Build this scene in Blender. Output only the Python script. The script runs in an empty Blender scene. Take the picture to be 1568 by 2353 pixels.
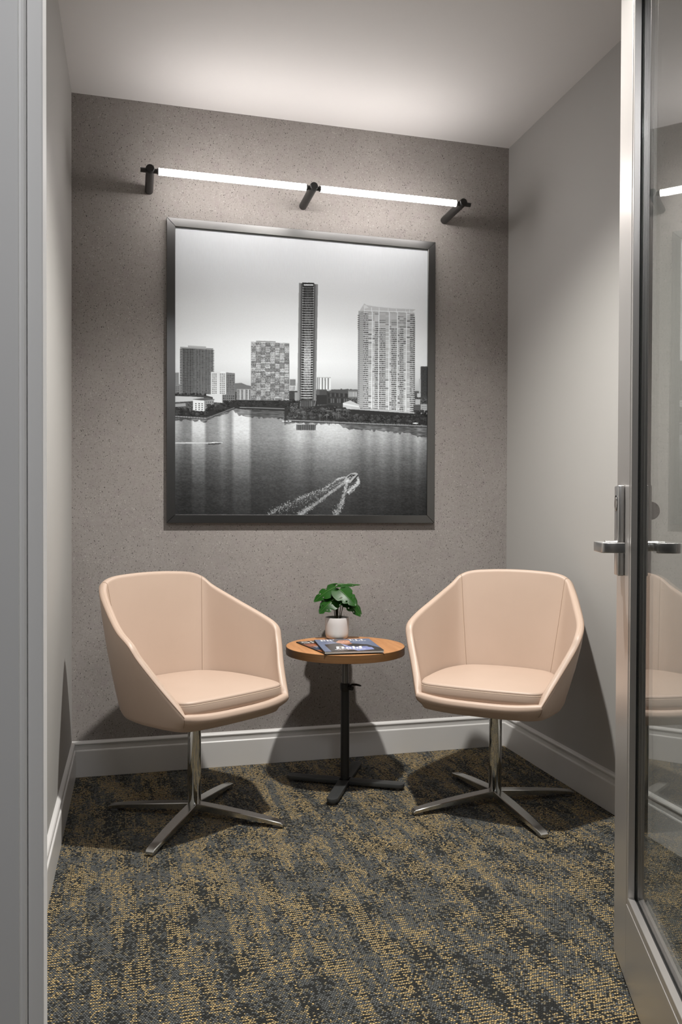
import bpy, bmesh, math, random
import numpy as np
from mathutils import Vector, Matrix

random.seed(4)
C = bpy.context.scene.collection
SC = bpy.context.scene
PI = math.pi

# ------------------------------------------------------------------ camera
FOC, YAW, PIT, ROL, EYE = 1852.4, .2535, -.0132, -.0036, 1.0662
fw = Vector((math.sin(YAW)*math.cos(PIT), math.cos(YAW)*math.cos(PIT), math.sin(PIT)))
r0 = Vector((math.cos(YAW), -math.sin(YAW), 0))
u0 = Vector((-math.sin(YAW)*math.sin(PIT), -math.cos(YAW)*math.sin(PIT), math.cos(PIT)))
rt = r0*math.cos(ROL) - u0*math.sin(ROL)
up = r0*math.sin(ROL) + u0*math.cos(ROL)
cam_data = bpy.data.cameras.new('camera')
cam = bpy.data.objects.new('camera', cam_data)
C.objects.link(cam)
M = Matrix.Identity(4)
for i in range(3):
    M[i][0], M[i][1], M[i][2] = rt[i], up[i], -fw[i]
M[2][3] = EYE
cam.matrix_world = M
cam_data.sensor_fit = 'VERTICAL'
cam_data.sensor_height = 36.0
cam_data.lens = 36.0*FOC/2353.0
cam_data.shift_y = (1204.26-1176.5)/2353.0
cam_data.clip_start = 0.02
SC.camera = cam

# ------------------------------------------------------------------ exposure, world, light strengths
SC.view_settings.view_transform = 'Standard'
SC.view_settings.look = 'None'
SC.view_settings.gamma = 1.0
SC.view_settings.use_curve_mapping = False
SC.view_settings.exposure = 0.12
world = bpy.data.worlds.new('world')
SC.world = world
world.use_nodes = True
world.node_tree.nodes['Background'].inputs[0].default_value = (.55, .62, .75, 1)
world.node_tree.nodes['Background'].inputs[1].default_value = .02
BAR_EMIT = 32.0
BAR_COL = (1.0, .945, .915)
DOWN_WATT = 295.0
DOWN_COL = (1.0, .97, .925)
HALL_EMIT = 26.0
HALL_COL = (.98, .98, 1.0)

# ------------------------------------------------------------------ room measures
H = 2.74
XL, XR, YB = -.2353, 1.6699, 3.4034
YF0, YF1 = .862, .905           # front wall, hall face and room face
JX = -.0900                    # left jamb face
HX, HY = .782, .875            # door hinge

# ------------------------------------------------------------------ material helpers
def mat(name):
    m = bpy.data.materials.new(name)
    m.use_nodes = True
    nt = m.node_tree
    return m, nt, nt.nodes['Principled BSDF'], nt.nodes['Material Output']

def node(nt, t, **kw):
    n = nt.nodes.new(t)
    for k, v in kw.items():
        setattr(n, k, v)
    return n

def setin(n, **kw):
    for k, v in kw.items():
        n.inputs[k.replace('_', ' ')].default_value = v

def mth(nt, op, a, b=None, c=None, clamp=False):
    n = node(nt, 'ShaderNodeMath', operation=op, use_clamp=clamp)
    for i, v in enumerate((a, b, c)):
        if v is None:
            continue
        if isinstance(v, (int, float)):
            n.inputs[i].default_value = v
        else:
            nt.links.new(v, n.inputs[i])
    return n.outputs[0]

def mixc(nt, f, a, b):
    n = node(nt, 'ShaderNodeMix', data_type='RGBA')
    for i, v in ((0, f), (6, a), (7, b)):
        if isinstance(v, (int, float)):
            n.inputs[i].default_value = v
        elif isinstance(v, tuple):
            n.inputs[i].default_value = (*v, 1) if len(v) == 3 else v
        else:
            nt.links.new(v, n.inputs[i])
    return n.outputs[2]

def ramp(nt, val, lo, hi):
    n = node(nt, 'ShaderNodeMapRange', clamp=True)
    nt.links.new(val, n.inputs[0])
    n.inputs[1].default_value = lo
    n.inputs[2].default_value = hi
    return n.outputs[0]

def noise(nt, vec, scale, detail=2.0, rough=.5):
    n = node(nt, 'ShaderNodeTexNoise')
    setin(n, Scale=scale, Detail=detail, Roughness=rough)
    if vec is not None:
        nt.links.new(vec, n.inputs['Vector'])
    return n.outputs[0]

def mapping(nt, vec, scale=(1, 1, 1), rot=(0, 0, 0), loc=(0, 0, 0)):
    n = node(nt, 'ShaderNodeMapping')
    n.inputs['Scale'].default_value = scale
    n.inputs['Rotation'].default_value = rot
    n.inputs['Location'].default_value = loc
    nt.links.new(vec, n.inputs['Vector'])
    return n.outputs[0]

def bump(nt, b, height, strength, dist):
    n = node(nt, 'ShaderNodeBump')
    n.inputs['Strength'].default_value = strength
    n.inputs['Distance'].default_value = dist
    nt.links.new(height, n.inputs['Height'])
    nt.links.new(n.outputs[0], b.inputs['Normal'])

def simple(name, col, rough=.5, metal=0.0, spec=.5, grain=0.0, gscale=300, var=.0, vscale=6, coat=0):
    m, nt, b, o = mat(name)
    b.inputs['Roughness'].default_value = rough
    b.inputs['Metallic'].default_value = metal
    b.inputs['Specular IOR Level'].default_value = spec
    if coat:
        b.inputs['Coat Weight'].default_value = coat
        b.inputs['Coat Roughness'].default_value = .08
    co = node(nt, 'ShaderNodeTexCoord').outputs['Object']
    f = noise(nt, co, vscale, 3)
    dk = tuple(c*(1-var) for c in col)
    nt.links.new(mixc(nt, f, dk, col), b.inputs['Base Color'])
    if grain:
        bump(nt, b, noise(nt, co, gscale, 3), grain, .002)
    return m

# ------------------------------------------------------------------ materials
m_paint = simple('wall_paint', (.375, .367, .352), .62, spec=.35, grain=.06, gscale=420, var=.015)
m_ceil = simple('ceiling_paint', (.65, .637, .628), .85, spec=.2, grain=.04, gscale=300, var=.01)
m_trim = simple('trim_enamel', (.60, .59, .575), .32, spec=.5, grain=.02, gscale=60, var=.02)
m_jamb = simple('jamb_enamel', (.80, .795, .785), .55, spec=.35, var=.02)
m_hallp = simple('hall_paint', (.035, .036, .038), .6, spec=.3, var=.02)
m_black = simple('matte_black_metal', (.016, .0155, .0145), .42, spec=.5, grain=.02, gscale=900, var=.1)
m_tblack = simple('black_powder_coat', (.012, .012, .012), .45, spec=.5, grain=.05, gscale=900, var=.1)
m_tbase = simple('charcoal_powder_coat', (.035, .037, .037), .42, spec=.5, grain=.05, gscale=900, var=.1)
m_tube = simple('brushed_tube', (.20, .20, .20), .35, metal=.7, var=.05)
m_chrome = simple('polished_chrome', (.62, .62, .60), .09, metal=1.0, var=.03, vscale=40)
m_leg = simple('satin_chrome', (.56, .56, .545), .22, metal=1.0, var=.06, vscale=60)
m_glide = simple('grey_glide', (.10, .10, .10), .5, var=.05)
m_alu = simple('satin_aluminium', (.62, .60, .58), .34, metal=.80, spec=.5, var=.03)
m_lever = simple('satin_nickel', (.55, .545, .54), .28, metal=.9, var=.03)
m_gasket = simple('black_gasket', (.006, .006, .006), .6, var=.1)
m_framem = simple('dark_metal_frame', (.165, .165, .163), .30, metal=1.0, var=.03)
m_fback = simple('frame_backing', (.02, .02, .02), .6, var=.1)
m_pot = simple('white_ceramic', (.60, .575, .56), .42, spec=.5, var=.03, vscale=20)
m_soil = simple('dark_soil', (.016, .011, .007), .95, grain=.6, gscale=200, var=.5, vscale=90)
m_stem = simple('dark_stem', (.045, .035, .012), .5, var=.4, vscale=60)
m_paper = simple('page_edges', (.66, .64, .61), .7, var=.06, vscale=300)
m_thread = simple('pale_thread', (.62, .50, .36), .6, var=.05)
m_seam = simple('seam_shadow_thread', (.27, .18, .125), .7, var=.1)
m_plastic = simple('white_plastic', (.7, .7, .68), .4, var=.02)

def leather():
    m, nt, b, o = mat('beige_leather')
    co = node(nt, 'ShaderNodeTexCoord').outputs['Object']
    f = noise(nt, co, 5, 3)
    nt.links.new(mixc(nt, f, (.435, .328, .258), (.485, .368, .294)), b.inputs['Base Color'])
    b.inputs['Roughness'].default_value = .46
    b.inputs['Specular IOR Level'].default_value = .45
    v = node(nt, 'ShaderNodeTexVoronoi')
    v.inputs['Scale'].default_value = 700
    nt.links.new(co, v.inputs['Vector'])
    bump(nt, b, v.outputs['Distance'], .10, .0006)
    return m
m_leather = leather()

def wallpaper():
    m, nt, b, o = mat('speckled_wallcovering')
    co = node(nt, 'ShaderNodeTexCoord').outputs['Object']
    big = noise(nt, co, 3.2, 4, .6)
    weave_h = noise(nt, mapping(nt, co, (90, 1, 700)), 1.0, 2)
    weave_v = noise(nt, mapping(nt, co, (700, 1, 90)), 1.0, 2)
    base = mixc(nt, ramp(nt, big, .3, .7), (.245, .224, .210), (.295, .272, .256))
    wv = mth(nt, 'ADD', weave_h, weave_v)
    base = mixc(nt, mth(nt, 'MULTIPLY', ramp(nt, noise(nt, co, 22, 2), .5, .75), .35), base, (.23, .19, .20))
    base = mixc(nt, ramp(nt, wv, .72, 1.3), mixc(nt, .15, base, (.10, .09, .085)), mixc(nt, .12, base, (.50, .47, .45)))
    clus = ramp(nt, noise(nt, co, 14, 2), .36, .52)
    def specks(scale, size, seed, stretch=(1, 1, 1), rot=0.0):
        mp = mapping(nt, co, (scale*stretch[0], 0.0, scale*stretch[2]), (0, rot, 0), (seed*7.3, 0, seed*3.1))
        v = node(nt, 'ShaderNodeTexVoronoi', voronoi_dimensions='3D')
        v.inputs['Scale'].default_value = 1
        v.inputs['Randomness'].default_value = 1
        nt.links.new(mp, v.inputs['Vector'])
        sep = node(nt, 'ShaderNodeSeparateColor')
        nt.links.new(v.outputs['Color'], sep.inputs[0])
        rad = mth(nt, 'MULTIPLY', mth(nt, 'POWER', sep.outputs[0], 2.2), size)
        return mth(nt, 'LESS_THAN', v.outputs['Distance'], rad), sep
    d1, s1 = specks(135, .26, 1, (1, 1, .8), .5)
    d2, s2 = specks(165, .33, 2, (1, 1, 1.5))
    d3_, s5 = specks(118, .30, 6, (1.5, 1, .8), .9)
    d2 = mth(nt, 'MAXIMUM', d2, d3_)
    col = mixc(nt, mth(nt, 'MULTIPLY', d2, .66), base, (.07, .06, .056))
    w1, s3 = specks(95, .27, 3, (2.6, 1, .8), .7)
    w2, s4 = specks(100, .27, 4, (.8, 1, 2.8), .5)
    w = mth(nt, 'MULTIPLY', mth(nt, 'MAXIMUM', w1, w2), clus)
    col = mixc(nt, mth(nt, 'MULTIPLY', w, .55), col, (.56, .52, .48))  # pale fibres, with their glint painted into the colour
    col = mixc(nt, mth(nt, 'MULTIPLY', d1, .88), col, (.032, .027, .026))
    nt.links.new(col, b.inputs['Base Color'])
    b.inputs['Roughness'].default_value = .7
    b.inputs['Specular IOR Level'].default_value = .3
    bump(nt, b, wv, .25, .001)
    return m
m_wallpaper = wallpaper()

def carpet():
    m, nt, b, o = mat('loop_carpet')
    co = node(nt, 'ShaderNodeTexCoord').outputs['Object']
    sp = node(nt, 'ShaderNodeSeparateXYZ')
    nt.links.new(co, sp.inputs[0])
    x, y = sp.outputs[0], sp.outputs[1]
    px, py = .0060, .0054
    wob = mth(nt, 'MULTIPLY', mth(nt, 'SUBTRACT', noise(nt, mapping(nt, co, (150, 50, 1)), 1.0, 2), .5), 1.7)
    v = mth(nt, 'ADD', mth(nt, 'DIVIDE', y, py), wob)
    row = mth(nt, 'FLOOR', v)
    par = mth(nt, 'ABSOLUTE', mth(nt, 'MODULO', row, 2.0))
    uo = mth(nt, 'MULTIPLY', par, .5)
    u = mth(nt, 'ADD', mth(nt, 'DIVIDE', x, px), uo)
    colm = mth(nt, 'FLOOR', u)
    cell = node(nt, 'ShaderNodeCombineXYZ')
    nt.links.new(colm, cell.inputs[0])
    nt.links.new(row, cell.inputs[1])
    wn = node(nt, 'ShaderNodeTexWhiteNoise', noise_dimensions='2D')
    nt.links.new(cell.outputs[0], wn.inputs['Vector'])
    rnd = wn.outputs['Value']
    # blocky yarn zones: streaks along the tufting direction, stepped across it
    def zone(sx, sy, seed):
        q = node(nt, 'ShaderNodeCombineXYZ')
        nt.links.new(mth(nt, 'FLOOR', mth(nt, 'ADD', mth(nt, 'DIVIDE', x, sx), seed*3.7)), q.inputs[0])
        yj = mth(nt, 'MULTIPLY', mth(nt, 'FLOOR', mth(nt, 'DIVIDE', x, sx)), .37)
        nt.links.new(mth(nt, 'ADD', mth(nt, 'FLOOR', mth(nt, 'ADD', mth(nt, 'DIVIDE', y, sy), yj)), seed*9.1), q.inputs[1])
        w = node(nt, 'ShaderNodeTexWhiteNoise', noise_dimensions='2D')
        nt.links.new(q.outputs[0], w.inputs['Vector'])
        return w.outputs['Value']
    wx = mapping(nt, co, (1, 1, 1))
    z1 = zone(.033, .21, 1.0)
    z2 = zone(.085, .052, 2.0)
    z4 = zone(.0132, .11, 5.0)
    n1 = noise(nt, mapping(nt, co, (9, 5, 1)), 1.0, 3, .55)
    n2 = noise(nt, mapping(nt, co, (7, 8, 1), (0, 0, 0), (11, 5, 0)), 1.0, 3, .55)
    def wsum(*pairs):
        t = None
        for s, k in pairs:
            q = mth(nt, 'MULTIPLY', s, k)
            t = q if t is None else mth(nt, 'ADD', t, q)
        return t
    gold_f = wsum((z1, .34), (z2, .20), (z4, .22), (n1, .95))
    grey_f = wsum((zone(.045, .16, 3.0), .34), (zone(.07, .05, 4.0), .20), (z4, -.14), (n2, .95))
    gold_p = ramp(nt, gold_f, .74, .98)
    grey_p = ramp(nt, grey_f, .50, .78)
    even = mth(nt, 'LESS_THAN', par, .5)
    gp = mth(nt, 'MULTIPLY', gold_p, mth(nt, 'ADD', mth(nt, 'MULTIPLY', even, .76), .10))
    is_gold = mth(nt, 'LESS_THAN', rnd, gp)
    wn2 = node(nt, 'ShaderNodeTexWhiteNoise', noise_dimensions='3D')
    nt.links.new(mapping(nt, cell.outputs[0], (1, 1, 1), (0, 0, 0), (13, 7, 3)), wn2.inputs['Vector'])
    r2 = wn2.outputs['Value']
    is_grey = mth(nt, 'LESS_THAN', r2, mth(nt, 'ADD', mth(nt, 'MULTIPLY', grey_p, .60), .12))
    fib = noise(nt, mapping(nt, co, (900, 1500, 1)), 1.0, 2)
    dark = mixc(nt, fib, (.011, .0125, .012), (.055, .058, .054))
    grey = mixc(nt, mth(nt, 'MULTIPLY', fib, rnd), (.105, .113, .112), (.31, .315, .30))
    gold = mixc(nt, fib, (.50, .355, .155), (.82, .61, .30))
    c = mixc(nt, is_grey, dark, grey)
    c = mixc(nt, is_gold, c, gold)
    is_tan = mth(nt, 'MULTIPLY', mth(nt, 'GREATER_THAN', r2, .84), mth(nt, 'SUBTRACT', 1.0, is_gold))
    c = mixc(nt, is_tan, c, mixc(nt, fib, (.18, .15, .09), (.46, .39, .25)))
    # loop dome; gaps take the dark backing with the loops' shade painted in
    fu = mth(nt, 'ABSOLUTE', mth(nt, 'SUBTRACT', mth(nt, 'FRACT', u), .5))
    fv = mth(nt, 'ABSOLUTE', mth(nt, 'SUBTRACT', mth(nt, 'FRACT', v), .5))
    d = mth(nt, 'SQRT', mth(nt, 'ADD', mth(nt, 'MULTIPLY', mth(nt, 'MULTIPLY', fu, fu), .8), mth(nt, 'MULTIPLY', mth(nt, 'MULTIPLY', fv, fv), 1.25)))
    dome = mth(nt, 'SUBTRACT', 1.0, mth(nt, 'MULTIPLY', d, 1.7), clamp=True)
    gap = mth(nt, 'MULTIPLY', ramp(nt, d, .20, .46), .95)
    c = mixc(nt, gap, c, (.010, .010, .009))
    nt.links.new(c, b.inputs['Base Color'])
    b.inputs['Roughness'].default_value = .95
    b.inputs['Specular IOR Level'].default_value = .12
    b.inputs['Sheen Weight'].default_value = .05
    hgt = mth(nt, 'ADD', mth(nt, 'MULTIPLY', dome, mth(nt, 'ADD', mth(nt, 'MULTIPLY', rnd, .5), .6)), mth(nt, 'MULTIPLY', fib, .25))
    bump(nt, b, hgt, .8, .0035)
    return m
m_carpet = carpet()

def wood(name, axis_scale, lo, hi):
    m, nt, b, o = mat(name)
    co = node(nt, 'ShaderNodeTexCoord').outputs['Object']
    g = noise(nt, mapping(nt, co, axis_scale), 1.0, 4, .6)
    g2 = noise(nt, mapping(nt, co, tuple(a*5 for a in axis_scale)), 1.0, 2)
    s = mth(nt, 'ADD', mth(nt, 'MULTIPLY', g, .7), mth(nt, 'MULTIPLY', g2, .3))
    nt.links.new(mixc(nt, ramp(nt, s, .32, .68), lo, hi), b.inputs['Base Color'])
    b.inputs['Roughness'].default_value = .42
    bump(nt, b, g2, .08, .0005)
    return m
m_woodtop = wood('oak_laminate_top', (70, 4, 4), (.36, .155, .054), (.54, .265, .110))
m_woodedge = wood('oak_edge_band', (5, 5, 130), (.125, .060, .021), (.18, .092, .036))

def leafmat():
    m, nt, b, o = mat('monstera_leaf')
    co = node(nt, 'ShaderNodeTexCoord').outputs['Object']
    f = noise(nt, co, 35, 3)
    nt.links.new(mixc(nt, f, (.005, .030, .003), (.015, .075, .007)), b.inputs['Base Color'])
    b.inputs['Roughness'].default_value = .34
    b.inputs['Specular IOR Level'].default_value = .16
    bump(nt, b, noise(nt, co, 160, 2), .12, .001)
    return m
m_leaf = leafmat()
m_vein = simple('leaf_vein', (.10, .22, .06), .4, var=.1)

def attr_mat(name, rough=.5, spec=.3):
    m, nt, b, o = mat(name)
    a = node(nt, 'ShaderNodeVertexColor', layer_name='ink')
    nt.links.new(a.outputs[0], b.inputs['Base Color'])
    b.inputs['Roughness'].default_value = rough
    b.inputs['Specular IOR Level'].default_value = spec
    return m
m_print = attr_mat('photo_print', .45, .25)
m_cover = attr_mat('magazine_cover_ink', .22, .5)

def emit(name, col, s):
    m, nt, b, o = mat(name)
    e = node(nt, 'ShaderNodeEmission')
    e.inputs[0].default_value = (*col, 1)
    e.inputs[1].default_value = s
    nt.links.new(e.outputs[0], o.inputs[0])
    return m
m_led = emit('led_diffuser', BAR_COL, BAR_EMIT)
m_hall = emit('hall_panel_diffuser', HALL_COL, HALL_EMIT)
m_lens = emit('downlight_lens', DOWN_COL, 140.0)

def glassmat():
    m, nt, b, o = mat('clear_glazing')
    tr = node(nt, 'ShaderNodeBsdfTransparent')
    tr.inputs[0].default_value = (.80, .815, .805, 1)
    gl = node(nt, 'ShaderNodeBsdfGlossy')
    gl.inputs['Roughness'].default_value = 0.0
    gl.inputs[0].default_value = (1, 1, 1, 1)
    # reflectance by the angle of incidence, the same on both faces of the pane
    ge = node(nt, 'ShaderNodeNewGeometry')
    vm = node(nt, 'ShaderNodeVectorMath', operation='DOT_PRODUCT')
    nt.links.new(ge.outputs['Normal'], vm.inputs[0])
    nt.links.new(ge.outputs['Incoming'], vm.inputs[1])
    cc = mth(nt, 'SUBTRACT', 1.0, mth(nt, 'ABSOLUTE', vm.outputs['Value']), clamp=True)
    fac = mth(nt, 'ADD', .043, mth(nt, 'MULTIPLY', mth(nt, 'POWER', cc, 5.0), .957), clamp=True)
    mx = node(nt, 'ShaderNodeMixShader')
    nt.links.new(fac, mx.inputs[0])
    nt.links.new(tr.outputs[0], mx.inputs[1])
    nt.links.new(gl.outputs[0], mx.inputs[2])
    nt.links.new(mx.outputs[0], o.inputs[0])
    return m
m_glass = glassmat()

# ------------------------------------------------------------------ mesh helpers
class MB:
    def __init__(self):
        self.v, self.f = [], []
    def add(self, vs, fs):
        o = len(self.v)
        self.v += [tuple(p) for p in vs]
        self.f += [tuple(i+o for i in q) for q in fs]
        return self
    def box(self, x0, y0, z0, x1, y1, z1):
        vs = [(x, y, z) for z in (z0, z1) for y in (y0, y1) for x in (x0, x1)]
        return self.add(vs, [(0, 2, 3, 1), (4, 5, 7, 6), (0, 1, 5, 4), (2, 6, 7, 3), (0, 4, 6, 2), (1, 3, 7, 5)])
    def loft(self, rings, cap0=True, cap1=True, closed=True):
        n = len(rings[0])
        vs = [p for r in rings for p in r]
        fs = []
        for i in range(len(rings)-1):
            for j in range(n if closed else n-1):
                k = (j+1) % n
                fs.append((i*n+j, i*n+k, (i+1)*n+k, (i+1)*n+j))
        if cap0:
            fs.append(tuple(reversed(range(n))))
        if cap1:
            fs.append(tuple((len(rings)-1)*n+j for j in range(n)))
        return self.add(vs, fs)
    def lathe(self, prof, c=(0, 0), seg=32, cap0=True, cap1=True):
        rings = [[(c[0]+r*math.cos(2*PI*j/seg), c[1]+r*math.sin(2*PI*j/seg), z) for j in range(seg)] for r, z in prof]
        return self.loft(rings, cap0, cap1)
    def tube(self, pts, rad, seg=10, cap=True, upv=Vector((0, 0, 1))):
        pts = [Vector(p) for p in pts]
        rads = rad if isinstance(rad, (list, tuple)) else [rad]*len(pts)
        rings = []
        pa = None
        for i, p in enumerate(pts):
            t = (pts[min(i+1, len(pts)-1)]-pts[max(i-1, 0)]).normalized()
            if pa is None:
                ref = upv if abs(t.dot(upv)) < .95 else Vector((1, 0, 0))
                pa = t.cross(ref).normalized()
            pa = (pa - t*pa.dot(t)).normalized()
            pb = t.cross(pa)
            rings.append([p + (pa*math.cos(2*PI*j/seg)+pb*math.sin(2*PI*j/seg))*rads[i] for j in range(seg)])
        return self.loft(rings, cap, cap)
    def prism(self, poly, axis, a, b):
        def P(q, t):
            if axis == 'x': return (t, q[0], q[1])
            if axis == 'y': return (q[0], t, q[1])
            return (q[0], q[1], t)
        return self.loft([[P(q, a) for q in poly], [P(q, b) for q in poly]])
    def build(self, name, m, parent=None, smooth=False, bevel=0, seg=2, loc=None, angle=40):
        me = bpy.data.meshes.new(name)
        me.from_pydata(self.v, [], self.f)
        bm = bmesh.new()
        bm.from_mesh(me)
        bmesh.ops.recalc_face_normals(bm, faces=bm.faces)
        if bevel:
            es = [e for e in bm.edges if len(e.link_faces) == 2 and e.calc_face_angle(0) > math.radians(30)]
            bmesh.ops.bevel(bm, geom=es, offset=bevel, segments=seg, affect='EDGES', profile=.5, clamp_overlap=True)
        bm.to_mesh(me)
        bm.free()
        if smooth:
            me.shade_smooth()
            me.set_sharp_from_angle(angle=math.radians(angle))
        me.materials.append(m)
        o = bpy.data.objects.new(name, me)
        C.objects.link(o)
        if parent:
            o.parent = parent
        if loc:
            o.location = loc
        return o

def tag(o, label, cat, group=None):
    o['label'] = label
    o['category'] = cat
    if group:
        o['group'] = group
    return o

def empty(name, loc, rz=0):
    o = bpy.data.objects.new(name, None)
    o.empty_display_size = .1
    C.objects.link(o)
    o.location = loc
    o.rotation_euler = (0, 0, rz)
    return o

def struct(o):
    o['kind'] = 'structure'
    return o

def box(x0, y0, z0, x1, y1, z1):
    return MB().box(x0, y0, z0, x1, y1, z1)

# ------------------------------------------------------------------ room shell
T = .12
HL0, HL1, HYB = -1.15, 2.05, -4.2     # hall extents
struct(box(HL0-.1, HYB-.1, -.06, HL1+.1, YB+T, 0).build('floor', m_carpet))
struct(box(XL-T, YF0, H, XR+T, YB+T, H+.06).build('ceiling', m_ceil))
struct(box(XL, YB, 0, XR, YB+T, H).build('wall_back', m_wallpaper))
struct(box(XL-T, YF1, 0, XL, YB+T, H).build('wall_left', m_paint))
struct(box(XR, YF1, 0, XR+T, YB+T, H).build('wall_right', m_paint))
DH = 2.44
w = box(HL0, YF0, 0, JX-.045, YF1, H)
w.box(HX+.06, YF0, 0, HL1, YF1, H)
w.box(JX-.045, YF0, DH+.05, HX+.06, YF1, H)
struct(w.build('wall_front', m_hallp))
# hall side, behind the camera
struct(box(HL0-.1, HYB-.1, H, HL1+.1, YF0, H+.06).build('ceiling_hall', m_ceil))
struct(box(HL0-.1, HYB-.1, 0, HL1+.1, HYB, H).build('wall_hall_back', m_hallp))
struct(box(HL0-.1, HYB, 0, HL0, YF1, H).build('wall_hall_left', m_hallp))
struct(box(HL1, HYB, 0, HL1+.1, YF1, H).build('wall_hall_right', m_hallp))

# baseboards: stepped profile with bead and sloped top (distance from wall, height)
prof = [(0, 0), (.0155, 0), (.0155, .104), (.0145, .1075), (.0105, .1095), (.0100, .122), (.0112, .1265), (.0085, .128), (.0130, .1300), (.0135, .1350), (.0105, .1395), (0, .1445)]
def base(name, axis, wall, sgn, a, b):
    mb = MB()
    poly = [(wall+sgn*d, z) for d, z in prof]
    mb.prism(poly, axis, a, b)
    return struct(mb.build(name, m_trim, bevel=.0007, seg=1))
base('baseboard_back', 'x', YB, -1, XL, XR)
base('baseboard_left', 'y', XL, 1, YF1, YB-.0156)
base('baseboard_right', 'y', XR, -1, YF1, YB-.0156)

# door frame: left jamb with stop and casing, right jamb, head
fr = MB()
fr.prism([(JX-.045, .916), (JX+.0012, .916), (JX+.0012, .8805), (JX-.0002, .8785)] + [(JX-.0125, .8705), (JX-.0127, .875), (JX-.0136, .875), (JX-.0136, .868), (JX-.0150, .8635), (JX-.0172, .8615), (JX-.0192, .8608), (JX-.0196, .8575), (JX-.085, .8575), (JX-.085, .862), (JX-.045, .862)], 'z', 0, DH+.05)
j = struct(fr.build('trim_1', m_jamb))
j2 = struct(box(HX+.018, YF0-.012, 0, HX+.065, .916, DH+.05).build('trim_2', m_trim, bevel=.002))
j3 = struct(box(JX, YF0-.012, DH+.012, HX+.018, .916, DH+.06).build('trim_3', m_trim, bevel=.002))

# ------------------------------------------------------------------ glass door, swung open into the room
DL = .914
DT = .045
RZ = math.atan2(-.923, -.386)
door = struct(empty('door_1', (1.135, 1.719, .008), RZ))
ST, RB, RTOP, DHT = .150, .196, .10, DH-.012
box(0, 0, 0, ST-.012, DT, DHT).build('latch_stile', m_alu, door, bevel=.002)
box(DL-.10, 0, 0, DL, DT, DHT).build('hinge_stile', m_alu, door, bevel=.002)
box(ST-.012, 0, 0, DL-.10, DT, RB-.018).build('bottom_rail', m_alu, door, bevel=.0015)
box(ST-.012, 0, DHT-RTOP, DL-.10, DT, DHT).build('top_rail', m_alu, door, bevel=.0015)
G0, G1 = DT/2-.004, DT/2+.004
for y0, y1 in ((.0015, G0-.0025), (G1+.0025, DT-.0015)):
    box(ST-.0115, y0, RB-.0178, ST, y1, DHT-RTOP-.0002).build('glazing_stop', m_alu, door, bevel=.0008, seg=1)
    box(ST+.0002, y0, RB-.0175, DL-.1002, y1, RB).build('glazing_stop', m_alu, door, bevel=.0008, seg=1)
for y0, y1 in ((G0-.0025, G0), (G1, G1+.0025)):
    gk = box(ST-.0115, y0, RB-.0178, ST-.001, y1, DHT-RTOP)
    gk.box(ST-.001, y0, RB-.0178, DL-.10, y1, RB-.001)
    gk.build('gasket', m_gasket, door)
box(ST-.008, G0+.0003, RB-.012, DL-.101, G1-.0003, DHT-RTOP-.001).build('glass_pane', m_glass, door)

def lockset(side):
    # side 0: face towards the left wall (local y = 0), side 1: the other face
    f = (lambda d: -d) if side == 0 else (lambda d: DT+d)
    def bx(x0, d0, z0, x1, d1, z1):
        a, b = sorted((f(d0), f(d1)))
        return box(x0, a, z0, x1, b, z1)
    pl = bx(.045, .0003, .916, .090, .0150, 1.126).build('lock_plate', m_lever, door, bevel=.003, smooth=True, angle=50)
    mb = MB()
    zc = .985
    # round neck, bar running towards the hinge, short return towards the face
    mb.tube([(.0675, f(.0145), zc), (.0675, f(.040), zc)], .0125, 20)
    mb.build('lever_neck', m_lever, pl, smooth=True)
    lv = MB()
    outl = [(.055, f(.040)), (.055, f(.058)), (.060, f(.064)), (.150, f(.064)), (.158, f(.060)), (.161, f(.052)), (.161, f(.012)), (.147, f(.012)), (.146, f(.046)), (.140, f(.049)), (.083, f(.049)), (.080, f(.040))]
    lv.prism(outl, 'z', zc-.013, zc+.010)
    lv.build('lever', m_lever, pl, bevel=.0018, smooth=True, angle=45)
    if side == 0:
        k = MB()
        zk = 1.085
        k.tube([(.0675, f(.0145), zk), (.0675, f(.0158), zk)], [.0185, .0185], 28)
        k.build('cylinder_ring', m_gasket, pl, smooth=True)
        k = MB()
        k.tube([(.0675, f(.0150), zk-.002), (.0675, f(.0168), zk-.002)], [.0165, .0150], 28)
        kc = k.build('key_cylinder', m_chrome, pl, smooth=True)
    else:
        k = MB()
        zk = 1.067
        n = 18
        poly = [(f(.0145), zk-.0215)] + [(f(.017+.0205*math.sin(PI*i/n)), zk-.0215*math.cos(PI*i/n)) for i in range(n+1)] + [(f(.0145), zk+.0215)]
        k.prism(poly, 'x', .0645, .0705)
        k.build('thumb_turn', m_lever, pl, bevel=.001, seg=1)
lockset(0)
lockset(1)
for zh in (.25, 1.2, 2.15):
    MB().tube([(DL+.006, -.004, zh), (DL+.006, -.004, zh+.10)], .007, 12).build('hinge', m_lever, door, smooth=True)

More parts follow.
